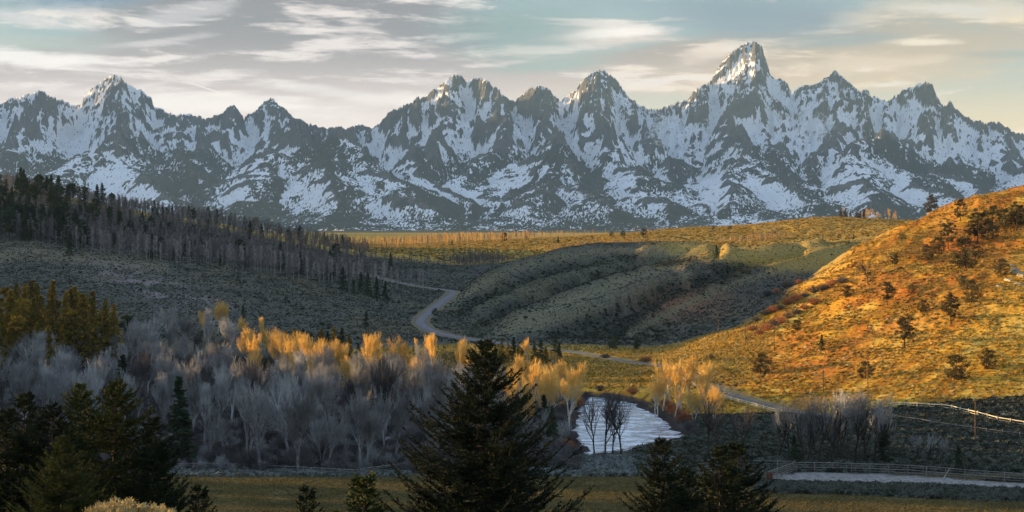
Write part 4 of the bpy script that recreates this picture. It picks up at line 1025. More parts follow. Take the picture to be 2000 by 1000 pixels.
# dark open cottonwoods below the sunlit hill and in front of the river
OW = [bare_tree(200 + i, 14, 3.6 + .4 * i, 1 + (i == 1) * 2, 4, 650, tw=.034, up=.9, first=.30, thick=1.1) for i in range(4)]
RW = [bare_tree(230 + i, 14, 4.2, 1, 4, 260, tw=.03, up=.75, first=.42, thick=.95) for i in range(4)]
for px, py, Hs, v, s2, lab in [
    (1163,893,13.2,0,1,'thin bare cottonwood leaning against the bright river, leftmost of its four'),
    (1183,893,13.6,1,1,'forked bare cottonwood in front of the bright river'),
    (1197,893,12.6,2,1,'straight bare cottonwood in the middle of the bright river'),
    (1213,892,13.8,3,1,'rightmost bare cottonwood standing before the bright river'),
    (1382,893,13,0,1,'dark bare cottonwood below the golden bank trees'),
    (1402,890,9,2,1,'small dark cottonwood between two taller ones below the bank'),
    (1452,886,10,3,1,'leaning dark cottonwood in front of the lit river flat'),
    (1438,880,8,1,1,'short forked dark cottonwood beside the leaning one'),
    (1522,896,12,0,1,'dark bare cottonwood just left of the shelterbelt'),
    (1540,890,9,2,1,'slender dark cottonwood at the start of the shelterbelt'),
    (1575,902,14,1,1,'first tall cottonwood of the shelterbelt'),
    (1600,903,13.5,2,1,'second tall cottonwood of the shelterbelt'),
    (1625,904,14.2,3,1,'third cottonwood of the shelterbelt'),
    (1648,903,14.5,0,1,'middle cottonwood of the shelterbelt with a dense crown'),
    (1670,904,14.2,2,1,'cottonwood of the shelterbelt with an arching limb'),
    (1692,905,15,3,1,'tallest cottonwood of the shelterbelt with a forked trunk'),
    (1712,905,14,1,1,'last tall cottonwood of the shelterbelt beside the dark spruce'),
    (1640,900,9,1,1,'low grey cottonwood filling the shelterbelt'),
    (1585,900,8,3,1,'low dark cottonwood under the first tall ones'),
    (1790,908,6,2,1,'small grey bare tree east of the dark spruce'),
    (1812,909,6.5,0,1,'grey bare tree in the sage east of the dark spruce'),
    (1842,911,6,3,1,'last small bare tree in the sage flat'),
    (1060,878,9,1,1,'dark forked cottonwood left of the river in the shade'),
    (1100,884,7,2,1,'small brown bare tree on the shaded near bank'),
    (1040,880,8,3,1,'small dark cottonwood between the fir and the river')]:
    Y = Yz(py); x = X(px, Y)
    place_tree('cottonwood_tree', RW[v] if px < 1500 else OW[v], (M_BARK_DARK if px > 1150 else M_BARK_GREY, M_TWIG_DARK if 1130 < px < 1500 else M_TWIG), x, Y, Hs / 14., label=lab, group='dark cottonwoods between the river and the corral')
# ------------------------------------------------------------ evergreens
SP = [conifer(300 + i, 12, 2.7 + .35 * (i % 3), 170, 16, ragged=.22 + .06 * i) for i in range(5)]
PN = [pine(400 + i, 12, 3.0, 40, 90, bare=.28) for i in range(4)]
LP = [pine(450 + i, 9, 3.0, 38, 46, bare=.2, open_=.1, flat=.8) for i in range(4)]       # limber pines on the hill
JU = [pine(480 + i, 5, 2.5, 60, 44, bare=.02, flat=1.0, size=.2) for i in range(3)]                 # low junipers
SN = [bare_tree(500 + i, 9, 4.0, 1, 4, 260, tw=.03, up=.25, first=.3, thick=1.2) for i in range(2)]
def ever(name, meshes, mats, px, py, top, lab, group, cat='tree', z=None, Y=None, base=12., R=1.0):
    """px, py: foot of the tree on the ground (solved along the view line), top: row of its tip"""
    if Y is None:
        ys = np.exp(np.linspace(math.log(240), math.log(2400), 900)); pyy = HOR + (CAMZ - gz(X(px, ys), ys)) * F / ys
        k = np.where(pyy <= py)[0]; Y = float(ys[k[0]]) if len(k) else 1500.
    x = X(px, Y); zt = Zp(top, Y); Hs = max(1.0, zt - float(gz(x, Y))); s = Hs / base
    return place_tree(name, meshes, mats, x, Y, s * R, label=lab, cat=cat, group=group, szr=1 / R)
MS = (M_BARK_DARK, M_SPRUCE)
g = np.random.default_rng(5)
# pine wood at the left, its heads in the sun
k = 0
for r_, (py, p0, p1, t0, n) in enumerate([(690,-20,225,560,9),(700,-30,235,580,9),(678,0,180,556,8),(712,-30,215,612,9),(722,-30,140,640,6)]):
    for i in range(n):
        px = p0 + (p1 - p0) * (i + .5) / n + g.normal(0, 6); top = t0 + g.normal(0, 10) + max(0, px - 150) * .35
        ever('pine_tree', (SP + PN)[int(g.integers(0, 7))], (M_BARK_DARK, M_NEEDLE_SUNLIT), px, 0, top, 'dense golden-topped pine, %s from the left in the %s rank of the pine wood' % (ordn(i), ORD[r_]), 'pines of the small wood under the sage slope', Y=(CAMZ - 1) * F / (py - HOR), R=.85)
for px, py, top, lab in [(262,690,620,'dark pine at the end of the pine wood'),(245,695,612,'dark rounded pine near the end of the pine wood')]:
    ever('pine_tree', PN[1], (M_BARK_DARK, M_SPRUCE), px, py, top, lab, 'pines of the small wood under the sage slope', Y=490)
# spruces along the head of the grove
for i, (px, top, Y) in enumerate([(485,655,470),(500,662,465),(540,650,475),(560,646,478),(575,640,480),(592,641,478),(608,650,475),(628,642,480),(640,646,476),(652,638,478),(668,640,476),(682,652,470),(620,660,455),(665,662,450),(700,668,455)]):
    ever('spruce_tree', SP[i % 5], (M_BARK_DARK, M_NEEDLE_SUNLIT if i in (4, 7, 9, 11) else M_SPRUCE), px, 0, top, 'spruce, %s from the left in the dark row above the golden cottonwoods' % ordn(i), 'spruces in the dark row above the golden cottonwoods', Y=Y)
for i, (px, py, top) in enumerate([(350,905,735),(362,900,800),(612,790,728),(722,820,742),(745,825,752),(768,822,742),(790,826,758),(1062,858,770),(1078,866,792),(240,800,690),(520,800,700),(1010,850,790)]):
    ever('spruce_tree', SP[(i * 2) % 5], MS, px, 0, top, 'black-green spruce standing alone among the bare cottonwoods, %s from the left' % ordn([350,362,612,722,745,768,790,1062,1078,240,520,1010].index(px)) if 0 else 'black-green spruce among bare grove trees, %s counted from the left' % ordn(sorted([350,362,612,722,745,768,790,1062,1078,240,520,1010]).index(px)), 'spruces scattered through the grove', Y=Yz(py))
# evergreen island on the meadow
for i, (px, top, Y, pn) in enumerate([(968,672,468,1),(980,664,462,1),(992,668,466,1),(1003,657,460,0),(1012,672,452,1),(1020,668,462,1),(1044,668,455,1),(1056,662,460,0),(1066,676,450,1),(1084,655,462,0),(1092,668,456,0),(1050,690,446,0),(1024,694,446,0)]):
    ever('spruce_tree', SP[i % 5], (M_BARK_DARK, M_NEEDLE_SUNLIT if pn else M_SPRUCE), px, 0, top, 'evergreen of the sunlit island, %s from the left' % ordn(i if i < 7 else i), 'evergreens of the sunlit island on the meadow', Y=Y)
for i, (px, py, top) in enumerate([(762,688,672),(794,690,668),(808,690,676),(822,688,672),(832,692,676),(867,688,672),(902,700,682),(918,698,676),(470,692,664)][:8]):
    ever('spruce_tree', SP[(i + 2) % 5], MS, px, 0, top, 'tiny spruce above the far meadow, %s from the left' % ordn(i), 'tiny spruces above the far meadow', Y=Yz(py, 1))
# lone evergreens
LONE = [(475,622,594,'small dark spruce alone on the sage slope above the peach cottonwood'),(715,640,606,'narrow dark spruce alone on the valley side below the wood'),(763,520,492,'dark spruce alone on the shaded bench above the road'),
 (137,500,452,'tall dark spruce at the lower edge of the aspen wood'),(547,528,474,'broad dark evergreen at the wood edge, centre of the slope'),(586,538,492,'slim evergreen right of the broad one at the wood edge'),(645,548,490,'large dark evergreen near the low end of the wood'),
 (670,566,520,'pointed spruce, first of the clump at the low end of the wood'),(705,572,530,'dark spruce in the clump at the low end of the wood'),(718,578,532,'dark spruce in the middle of the clump at the low end of the wood'),(735,584,540,'dark spruce near the end of the low clump'),(752,588,548,'last dark spruce of the low clump'),(690,575,545,'short dark spruce inside the low clump'),
 (357,500,460,'slim spruce against the pale aspen trunks'),(283,478,438,'stout dark spruce inside the aspen wood'),(430,520,498,'small spruce at the foot of the aspens'),
 (573,660,640,'small dark bush-like spruce by the grove head')]
for i, (px, py, top, lab) in enumerate(LONE): ever('spruce_tree', SP[i % 5], MS, px, py, top, lab, 'dark spruces on the valley side')
for px, py, top, lab, m_ in [(1198,683,660,'dark round juniper beside the shaded road',0),(1243,683,664,'small dark juniper right of the round one beside the road',1),(570,610,603,'tiny juniper on the slope',2),(850,617,602,'dark juniper on the verge inside the road bend',0)][:2] + [(850,617,602,'dark juniper on the verge inside the road bend',0),(1060,600,598,'low dark juniper at the foot of the first bare ridge',1)][:1]:
    ever('juniper_tree', JU[m_], (M_BARK_DARK, M_SPRUCE), px, py, top, lab, 'junipers near the road', base=5., cat='tree')
place_one('red_shrub', shrub(71, 1.6, 1.9, 300, .02), M_TWIG_RED, X(1263, 462), 462, 1.25, 'rust-red twiggy shrub beside the gravel road', 'shrub')
place_one('dark_shrub', shrub(72, 1.3, 1.9, 300, .02), M_TWIG_DARK, X(1182, 474), 474, 1.1, 'low dark shrub beside the road, left of the rust-red one', 'shrub')
# skyline trees of the far bench
for i, (px, py, top, R, lab) in enumerate([(1195,463,452,1.5,'dark skyline evergreen, left of a close pair on the bench'),(1217,462,450,1.7,'dark round skyline evergreen of a close pair on the bench'),(1257,460,446,1.7,'dark round evergreen alone on the bench skyline'),
   (1090,474,460,1.2,'dark spruce where the bench begins to rise'),(1029,469,452,.9,'dark spruce among the golden bench aspens'),(985,472,454,1.4,'wide spruce among the golden bench aspens'),(883,480,468,.9,'small spruce at the bench edge'),
   (1400,504,478,1.0,'dark conical evergreen on the first bare ridge'),(1393,449,441,1.4,'left one of two tiny dark evergreens on the bench crest'),(1426,449,441,1.5,'right one of two tiny dark evergreens on the bench crest'),(1667,468,456,.8,'slim dark evergreen in the bench hollow')]):
    ever('juniper_tree' if R > 1.3 else 'spruce_tree', (JU if R > 1.3 else SP)[i % 3], MS, px, py, top, lab, 'evergreens on the far bench', base=5. if R > 1.3 else 12., R=1.0)
# trees of the sunlit hill: kind, px, foot row, tip row
HT = [('p',1820,412,379,'wide dark pine on the crest skyline of the sunlit hill'),('p',1876,432,388,'tall pine just under the crest of the sunlit hill'),
 ('s',1695,556,500,'leafless spreading dead tree on the sunlit hill'),('s',1672,540,515,'small dead tree beside the spreading dead one'),('p',1748,522,492,'wind-flagged pine left of the dark thicket'),('j',1654,580,556,'small olive juniper below the spreading dead tree'),
 ('p',1733,598,548,'pine with a bent trunk in the middle of the sunlit hill'),('p',1768,680,610,'lone open-crowned pine on the lower sunlit hill'),('p',1858,632,570,'thin layered pine with a long shadow'),('j',1897,592,546,'dark round juniper on the sunlit hill'),
 ('j',1803,612,585,'small dark juniper above the layered pine'),('j',1886,524,462,'large dark juniper at the foot of the thicket'),('j',1810,510,478,'dark juniper, lowest of the thicket left side'),('j',1832,498,462,'dark juniper inside the thicket'),
 ('p',1852,486,432,'pine rising from the thicket'),('p',1908,478,405,'tall pine in the middle of the thicket'),('j',1930,470,430,'dark juniper right of the tall thicket pine'),('p',1940,462,400,'tall ragged pine on the thicket shoulder'),('j',1962,448,408,'dark juniper under the crest line'),
 ('p',1985,452,392,'dark pine where the thicket meets the picture edge'),('j',1998,440,405,'dark juniper at the very edge of the thicket'),('j',1955,540,505,'olive juniper below the thicket'),('j',1880,560,538,'low juniper below the large one'),
 ('c',1605,687,652,'small dark spruce with pale rocks at its foot'),('j',1486,732,690,'hazy olive juniper low on the sunlit hill'),('j',1690,740,704,'small juniper beside a utility pole'),('j',1869,742,690,'olive juniper low on the sunlit hill with a shadow'),('j',1932,722,682,'rust-tinged juniper low on the sunlit hill'),
 ('j',1390,703,692,'tiny dark juniper at the foot of the sunlit hill'),('j',1556,645,624,'small olive juniper on the sunlit slope'),('j',1780,575,556,'tiny juniper near the bent pine'),('p',1470,455+120,552,'small dark pine at the hill shoulder')][:31]
for i, (kd, px, py, top, lab) in enumerate(HT):
    me, mt, bs, nm = {'p': (LP[i % 4], (M_BARK_DARK, M_JUNIPER), 9., 'pine_tree'), 'j': (JU[i % 3], (M_BARK_DARK, M_JUNIPER), 5., 'juniper_tree'), 's': (SN[i % 2], (M_BARK_DARK, M_BARK_DARK), 9., 'dead_tree'), 'c': (SP[i % 5], MS, 12., 'spruce_tree')}[kd]
    ever(nm, me, mt, px, py, top, lab, 'trees on the sunlit hill', base=bs)
for px, py, top, lab, i in [(1728,905,828,'dark pointed spruce at the end of the shelterbelt',0),(1551,905,850,'dark spruce at the start of the shelterbelt',2),(1872,925,868,'black spruce in the sage flat behind the arena',3)]:
    ever('spruce_tree', SP[i], MS, px, 0, top, lab, 'dark spruces around the corral', Y=Yz(py), R=1.15)
# evergreens in the wooded hill
ys_edge = lambda px: np.interp(px, [-40, 0, 130, 250, 380, 500, 650, 780, 840], [815, 812, 782, 755, 750, 742, 745, 765, 800])
ys_ridge = lambda px: np.interp(px, [-40, 0, 250, 500, 650, 780], [1120, 1110, 1105, 1130, 1180, 1180])
HC = []
while len(HC) < 190:
    px = g.uniform(-30, 720); t = g.random(); Y = ys_edge(px) + 8 + (ys_ridge(px) - ys_edge(px) - 5) * t
    if g.random() > (1.0 if px < 150 else .55 if px < 300 else .25 if t > .85 or px < 480 else .13): continue
    HC.append((px, Y))
HC.sort()
for i, (px, Y) in enumerate(HC):
    s = g.uniform(.7, 1.25) * (1.25 if px < 200 else .9); x = X(px, Y)
    place_tree('spruce_tree', (SP + PN[:2])[int(g.integers(0, 7))], MS, x, Y, s, label='dark evergreen on the wooded hill, %s from the left in its %s dozen' % (ordn(i % 12), ORD[i // 12]), group='evergreens on the wooded hill')
# ------------------------------------------------------------ aspens
def aspen(seed, H=13.):
    g2 = np.random.default_rng(seed); mb = MB(); z = np.linspace(-.3, H, 6); w = np.cumsum(g2.normal(0, .12, (6, 2)), 0); P = np.column_stack([w, z]); rr = np.linspace(.15, .03, 6)
    mb.tubes(P[:-1], P[1:], rr[:-1], rr[1:], 4); n = 34; h = g2.uniform(.38, 1, n); a = g2.uniform(0, 6.28, n); b0 = np.column_stack([np.interp(h * H, z, P[:, 0]), np.interp(h * H, z, P[:, 1]), h * H])
    L = (1.9 * (1.15 - h) ** .6 * g2.uniform(.6, 1.1, n))[:, None]; tip = b0 + np.column_stack([np.cos(a), np.sin(a), np.full(n, 1.3)]) * L * .75
    mb.tubes(b0, tip, .035, .012, 3); k = g2.integers(0, n, 420); t = g2.uniform(.2, 1, 420)[:, None]; c = b0[k] * (1 - t) + tip[k] * t
    ax = (tip - b0)[k]; ax = ax / np.linalg.norm(ax, axis=1, keepdims=True) + g2.normal(0, .6, (420, 3)); ax /= np.linalg.norm(ax, axis=1, keepdims=True); Lh = g2.uniform(.2, .5, 420); mb.cards(c + ax * Lh[:, None], ax, .032, Lh)
    return mb.mesh('aspen')
M_ASPEN_PALE = mottled('pale_aspen_bark', (.24, .22, .215), (.38, .355, .34), .3)
AS = [aspen(600 + i) for i in range(6)]
pts = []
while len(pts) < 200:
    px = g.uniform(150, 830); Y = ys_edge(px) + abs(g.normal(0, 16)); pts.append((px, Y))
pts.sort()
for i, (px, Y) in enumerate(pts):
    place_one('aspen_tree', AS[i % 6], M_ASPEN if g.random() < .4 else M_ASPEN_PALE, X(px, Y), Y, g.uniform(.6, 1.05), 'leafless pale-trunked aspen on the front edge of the wooded hill', 'tree', 'aspens on the front edge of the wooded hill')
px = -40 + 880 * RNG.random(5200); Y = ys_edge(px) + 12 + (ys_ridge(px) + 40 - ys_edge(px)) * RNG.random(5200)
kk_ = RNG.random(5200) < (.25 + .75 * (fbm(px / 60., Y / 60., 3, .5, 88) > -.1)) * (1 - .85 * sstep(620, 830, px + 90 * fbm(Y / 50., px / 50., 2, .5, 3))); px, Y = px[kk_], Y[kk_]
scatter('aspen_wood', X(px, Y), Y, RNG.uniform(.45, .92, len(px)) * (1 - .35 * sstep(600, 820, px)), AS, [M_ASPEN, M_ASPEN, M_TWIG_DARK], tilt=.07)
px = RNG.normal(930, 42, 700); Y = 1075 + RNG.normal(0, 42, 700) - (px - 900) * .1
scatter('shaded_thicket', X(px, Y), Y, RNG.uniform(.2, .58, 700) * (1 - .5 * np.abs(px - 930) / 170).clip(.3, 1), AS, [M_TWIG_DARK, M_ASPEN])
M_ASPEN_SUNLIT = mottled('sunlit_aspen_twigs', (.62, .36, .09), (.78, .50, .15), .3)  # lit copy of the aspen twigs, sunlight put into the colour
pts = sorted((float(np.clip(g.normal(885, 115), 640, 1150)), g.uniform(1385, 1530)) for _ in range(95))
for i, (px, Y) in enumerate(pts):
    place_one('aspen_tree', AS[i % 6], M_ASPEN_SUNLIT, X(px, Y), Y, g.uniform(.4, 1.0) * (1 - .45 * abs(px - 880) / 270), 'sunlit golden aspen in the line of trees along the far bench', 'tree', 'golden aspens along the far bench')
px = RNG.normal(870, 130, 900); Y = RNG.uniform(1430, 1750, 900) + 60 * fbm(px / 30., px * 0, 2, .5, 8); scatter('far_aspen_wood', X(px, Y), Y, RNG.uniform(.3, .9, 900) * (1 - .4 * np.abs(px - 870) / 400).clip(.3, 1), AS, [M_ASPEN_SUNLIT, M_ASPEN], tilt=.05)
px = np.concatenate([RNG.normal(1190, 75, 420), RNG.normal(1475, 32, 260)]); Y = np.concatenate([RNG.uniform(1150, 1185, 420), RNG.uniform(1150, 1200, 260)])
scatter('sunlit_thicket', X(px, Y), Y, RNG.uniform(.15, .48, len(px)), AS, [M_ASPEN_SUNLIT, M_ASPEN])
pts = sorted((g.uniform(1640, 1752), g.uniform(1385, 1430)) for _ in range(44))
for i, (px, Y) in enumerate(pts):
    if px < 1690 and i % 4 < 3: place_one('spruce_tree', SP[i % 5][1], M_JUNIPER, X(px, Y), Y, g.uniform(.5, .85), 'dark evergreen in the small stand on the bench crest', 'tree', 'evergreens of the stand on the bench crest')
    else: place_one('aspen_tree', AS[i % 6], M_ASPEN_SUNLIT, X(px, Y), Y, g.uniform(.35, .85), 'sunlit leafless aspen in the small stand on the bench crest', 'tree', 'aspens of the stand on the bench crest')
# shrubs: band on the hill shoulder, willows on the bank
SH = [shrub(700 + i, 2.0, 2.2, 240, .022) for i in range(3)]
bp_ = [(1560,548),(1535,556),(1518,566),(1500,574),(1625,552),(1608,562),(1590,566),(1572,574),(1556,582),(1540,590),(1524,598),(1510,604),(1495,610),(1478,622),(1590,590),(1572,600),(1556,608),(1540,616),(1526,626),(1512,632),(1498,640),(1484,648),(1470,640),(1645,548)]
def solve(px, py):
    ys = np.exp(np.linspace(math.log(232), math.log(1500), 1200)); pyy = HOR + (CAMZ - gz(X(px, ys), ys)) * F / ys; k = np.where(pyy <= py)[0]; Y = float(ys[k[0]]); return X(px, Y), Y
bp_.sort()
for i, (px, py) in enumerate(bp_):
    x, Y = solve(px, py + 6); place_one('willow_shrub', SH[i % 3], M_TWIG_DARK if i % 2 else M_TWIG_RED, x, Y, g.uniform(.9, 1.5), 'brown twiggy shrub, %s from the left in the band on the hill shoulder' % ordn(i), 'shrub', 'brown shrubs in the band on the hill shoulder')
wl = sorted([(1322,815,1.3),(1335,828,1.4),(1312,805,1.2),(1345,842,1.3),(1300,795,1.1),(1355,852,1.0),(1279,790,.9),(1236,771,1.1),(1172,766,1.0),(1143,776,1.3),(1128,790,1.4),(1120,800,1.2),(1118,872,1.1),(1130,884,1.2),(1105,880,1.3),(1118,832,.9)])
for i, (px, py, s) in enumerate(wl):
    x, Y = X(px, Yz(py, -.3)), Yz(py, -.3); place_one('willow_shrub', SH[i % 3], M_TWIG_RED if 1290 < px < 1345 or i % 4 == 0 else M_TWIG_DARK, x, Y, s * .85, 'twiggy brown willow shrub on the river bank, %s from the left' % ordn(i), 'shrub', 'red willows on the river bank', sink=.0)

# ------------------------------------------------------------ rocks
M_ROCK = mottled('pale_rock', (.30, .26, .18), (.52, .46, .34), .8)
def rock(seed, sx, sy, sz):
    bm_ = __import__('bmesh').new(); __import__('bmesh').ops.create_icosphere(bm_, subdivisions=3, radius=1.0); g2 = np.random.default_rng(seed)
    co_ = np.array([v.co[:] for v in bm_.verts]); n = fbm(co_[:, 0] * 1.3 + seed, co_[:, 1] * 1.3 + co_[:, 2] * 2.1, 3, .6, seed)
    for _ in range(7):     # chop flat faces
        d = g2.normal(size=3); d /= np.linalg.norm(d); h = g2.uniform(.45, .8); p = co_ @ d; co_ -= np.outer(np.maximum(p - h, 0), d)
    co_ *= (1 + .35 * n)[:, None]; co_ *= np.array([sx, sy, sz])
    for v, c in zip(bm_.verts, co_): v.co = c
    me = bpy.data.meshes.new('rock'); bm_.to_mesh(me); bm_.free(); return me
RK = [rock(i, 1, .8, .75) for i in range(4)]
RL = sorted([(1984,530,2.6),(1968,548,2.2),(1992,556,2.4),(1950,560,1.5),(1975,520,1.6),(1996,540,1.8),(1575,680,1.0),(1592,688,.8),(1602,686,.6),(1652,700,.9),(1666,690,1.1),(1640,712,.7),(1956,812,1.3),(1972,816,.9),(1700,640,.6),(1735,625,.7),(1545,700,.6),(1820,672,.7)])
for i, (px, py, s) in enumerate(RL):
    x, Y = solve(px, py); place_one('boulder', RK[i % 4], M_ROCK, x, Y, s, 'pale broken boulder on the sunlit hill, %s from the left' % ordn(i), 'rock', 'pale boulders on the sunlit hill', sink=.15 * s)
# ------------------------------------------------------------ fences and poles
M_RAIL = mottled('weathered_rail', (.16, .15, .14), (.28, .265, .25), 2.0); M_RAIL_PALE = mottled('pale_rail', (.60, .54, .38), (.78, .72, .54), 2.0); M_POLE = mottled('pole_wood', (.09, .055, .03), (.16, .10, .06), 2.0)
def fence(pts, step, heights, r, mat, label, group=None, ph=1.25, pr=.08, buck=False):
    """pts: world x,y polyline; each post and each rail run is a part"""
    P = np.array(pts, float); seg = np.hypot(*np.diff(P, axis=0).T); cum = np.concatenate([[0], np.cumsum(seg)]); n = max(2, int(cum[-1] / step) + 1); t = np.linspace(0, cum[-1], n)
    x = np.interp(t, cum, P[:, 0]); y = np.interp(t, cum, P[:, 1]); z = gz(x, y); root = bpy.data.objects.new('rail_fence', None); COL.objects.link(root); root.location = (x[0], y[0], z[0]); tag(root, label, 'fence', group); o0 = np.array([x[0], y[0], z[0]])
    Q = np.column_stack([x, y, z]) - o0; g2 = np.random.default_rng(int(abs(x[0] * 10)))
    d = np.gradient(Q[:, :2], axis=0); d /= np.linalg.norm(d, axis=1, keepdims=True) + 1e-9; nn = np.column_stack([-d[:, 1], d[:, 0], np.zeros(n)])
    if buck:
        m1 = MB(); m1.tubes([nn[0] * .55 + [0, 0, -.15]], [-nn[0] * .18 + [0, 0, ph]], pr, pr * .8, 6); m1.tubes([-nn[0] * .55 + [0, 0, -.15]], [nn[0] * .18 + [0, 0, ph]], pr, pr * .8, 6)
    else: m1 = MB(); m1.tubes([[0, 0, -.3]], [[0, 0, ph]], pr, pr * .85, 6)
    pm = m1.mesh('post')
    for i in range(n): p = obj('post', pm, mat, root, Q[i]); p.scale = (1, 1, g2.uniform(.94, 1.06))
    for h in heights:
        mb = MB(); J = g2.normal(0, .03, n); A = Q + nn * (pr + r * .6) + np.column_stack([np.zeros(n), np.zeros(n), h + J]); mb.tubes(A[:-1], A[1:], r, r * .85, 5); obj('rail', mb.mesh('rail'), mat, root)
def wp(L, z=0): return [(X(a, Yz(b, z)), Yz(b, z)) for a, b in L]
fence(wp([(300,916),(420,915),(540,920),(660,927),(700,929)]), 3.6, (.5, .95), .07, M_RAIL, 'weathered two-rail fence along the far side of the home field', buck=True, ph=1.2)
fence(wp([(705,928),(760,921),(835,912)]), 3.2, (.45, .8, 1.15), .07, M_RAIL, 'weathered log fence climbing away from the field fence beside the fir', buck=True)
fence(wp([(1160,897),(1210,890),(1270,877),(1330,869)]), 2.6, (.55, 1.05), .07, M_RAIL, 'log buck fence with crossed posts along the near river bank', buck=True, ph=1.3)
fence(wp([(1362,930),(1420,929),(1490,938)]), 2.4, (.3, .65, 1.0, 1.35, 1.7), .07, M_RAIL, 'corral rail fence west of the corral gate', ph=1.9, group='corral fences')
fence(wp([(1500,941),(1552,922)]), 1.8, (.3, .65, 1.0, 1.35, 1.7), .08, M_RAIL, 'short five-rail corral side running back from the gate', ph=1.9, group='corral fences')
fence(wp([(1555,921),(1640,922),(1760,927),(1880,936),(2080,949)]), 3.2, (.35, .8, 1.25, 1.65), .065, M_RAIL, 'long rail fence behind the sand arena', ph=1.8, group='corral fences')
fence(wp([(1362,922),(1440,916),(1552,917)]), 3.0, (.5, 1.0, 1.5), .06, M_RAIL, 'back rail fence of the corral under the shelterbelt', ph=1.7, group='corral fences')
fence([solve(a, b) for a, b in [(1742,796),(1790,797),(1850,801),(1900,814),(1950,826),(2000,834),(2060,842)]], 2.9, (.55, 1.1), .11, M_RAIL_PALE, 'cream double-rail fence curving along the foot of the sunlit hill', ph=1.4, pr=.1)
fence([solve(a, b) for a, b in [(1690,815),(1730,819),(1780,826),(1860,839),(1940,850),(2060,862)]], 3.4, (.5, 1.0), .08, M_RAIL, 'grey double-rail fence below the cream one, at the shadow edge', ph=1.3, pr=.1)
fence([(RP[i, 0] + nrm[i, 0] * s, RP[i, 1] + nrm[i, 1] * s) for i, s in [(k, 5.0) for k in range(6, 40, 3)]], 4.0, (.5, .95), .06, M_RAIL_PALE, 'pale rail fence following the gravel road beside the river flat', ph=1.1)
# rusty panel at the corral gate
gx_, gy_ = wp([(1503, 942)])[0]; mb = MB(); mb.box((-.55, -.06, .05), (.55, .06, 1.75)); gt = tag(obj('corral_gate', mb.mesh('corral_gate'), mottled('rusty_boards', (.09, .04, .025), (.16, .075, .05), 3.0), None, P3(gx_, gy_)), 'rust-brown board gate at the corner of the corral', 'gate')
for zz in (.35, 1.35): mb = MB(); mb.box((-.6, -.10, zz), (.6, -.063, zz + .12)); obj('batten', mb.mesh('batten'), M_POLE, gt)
# leaning pole in the arena fence
lx, ly = wp([(1842, 937)])[0]; mb = MB(); mb.tubes([[0, 0, 0]], [[1.15, 0, 1.9]], .05, .04, 6); tag(obj('leaning_pole', mb.mesh('leaning_pole'), M_RAIL_PALE, None, P3(lx, ly)), 'pale pole leaning on the arena fence', 'pole')
def pole(px, py, top, lab, r=.13):
    x, Y = solve(px, py); H_ = Zp(top, Y) - float(gz(x, Y)); root = bpy.data.objects.new('utility_pole', None); COL.objects.link(root); root.location = P3(x, Y); tag(root, lab, 'pole', 'utility poles of the valley')
    mb = MB(); mb.tubes([[0, 0, -.5]], [[0, 0, H_]], r, r * .7, 8); obj('shaft', mb.mesh('shaft'), M_POLE, root); mb = MB(); mb.box((-.45, -.05, H_ - .55), (.45, .05, H_ - .43)); obj('crossarm', mb.mesh('crossarm'), M_POLE, root)
    for s in (-.38, .38): mb = MB(); mb.tubes([[s, 0, H_ - .43]], [[s, 0, H_ - .27]], .04, .03, 6); obj('insulator', mb.mesh('insulator'), M_RAIL_PALE, root)
for a in [(1695,760,704,'tall dark utility pole in the middle of the lower sunlit hill'),(1608,768,722,'utility pole left of the tall one on the lower sunlit hill'),(1512,688,644,'thin utility pole above the road on the sunlit hill'),(1456,676,632,'thin utility pole at the left foot of the sunlit hill'),(1403,652,624,'small utility pole at the shadow edge of the sunlit hill'),
          (1905,868,778,'thin utility pole in front of the cream fence'),(1368,532,504,'pale small pole on the second bare ridge'),(1350,515,500,'tiny pale pole behind the one on the second bare ridge')]: pole(*a)

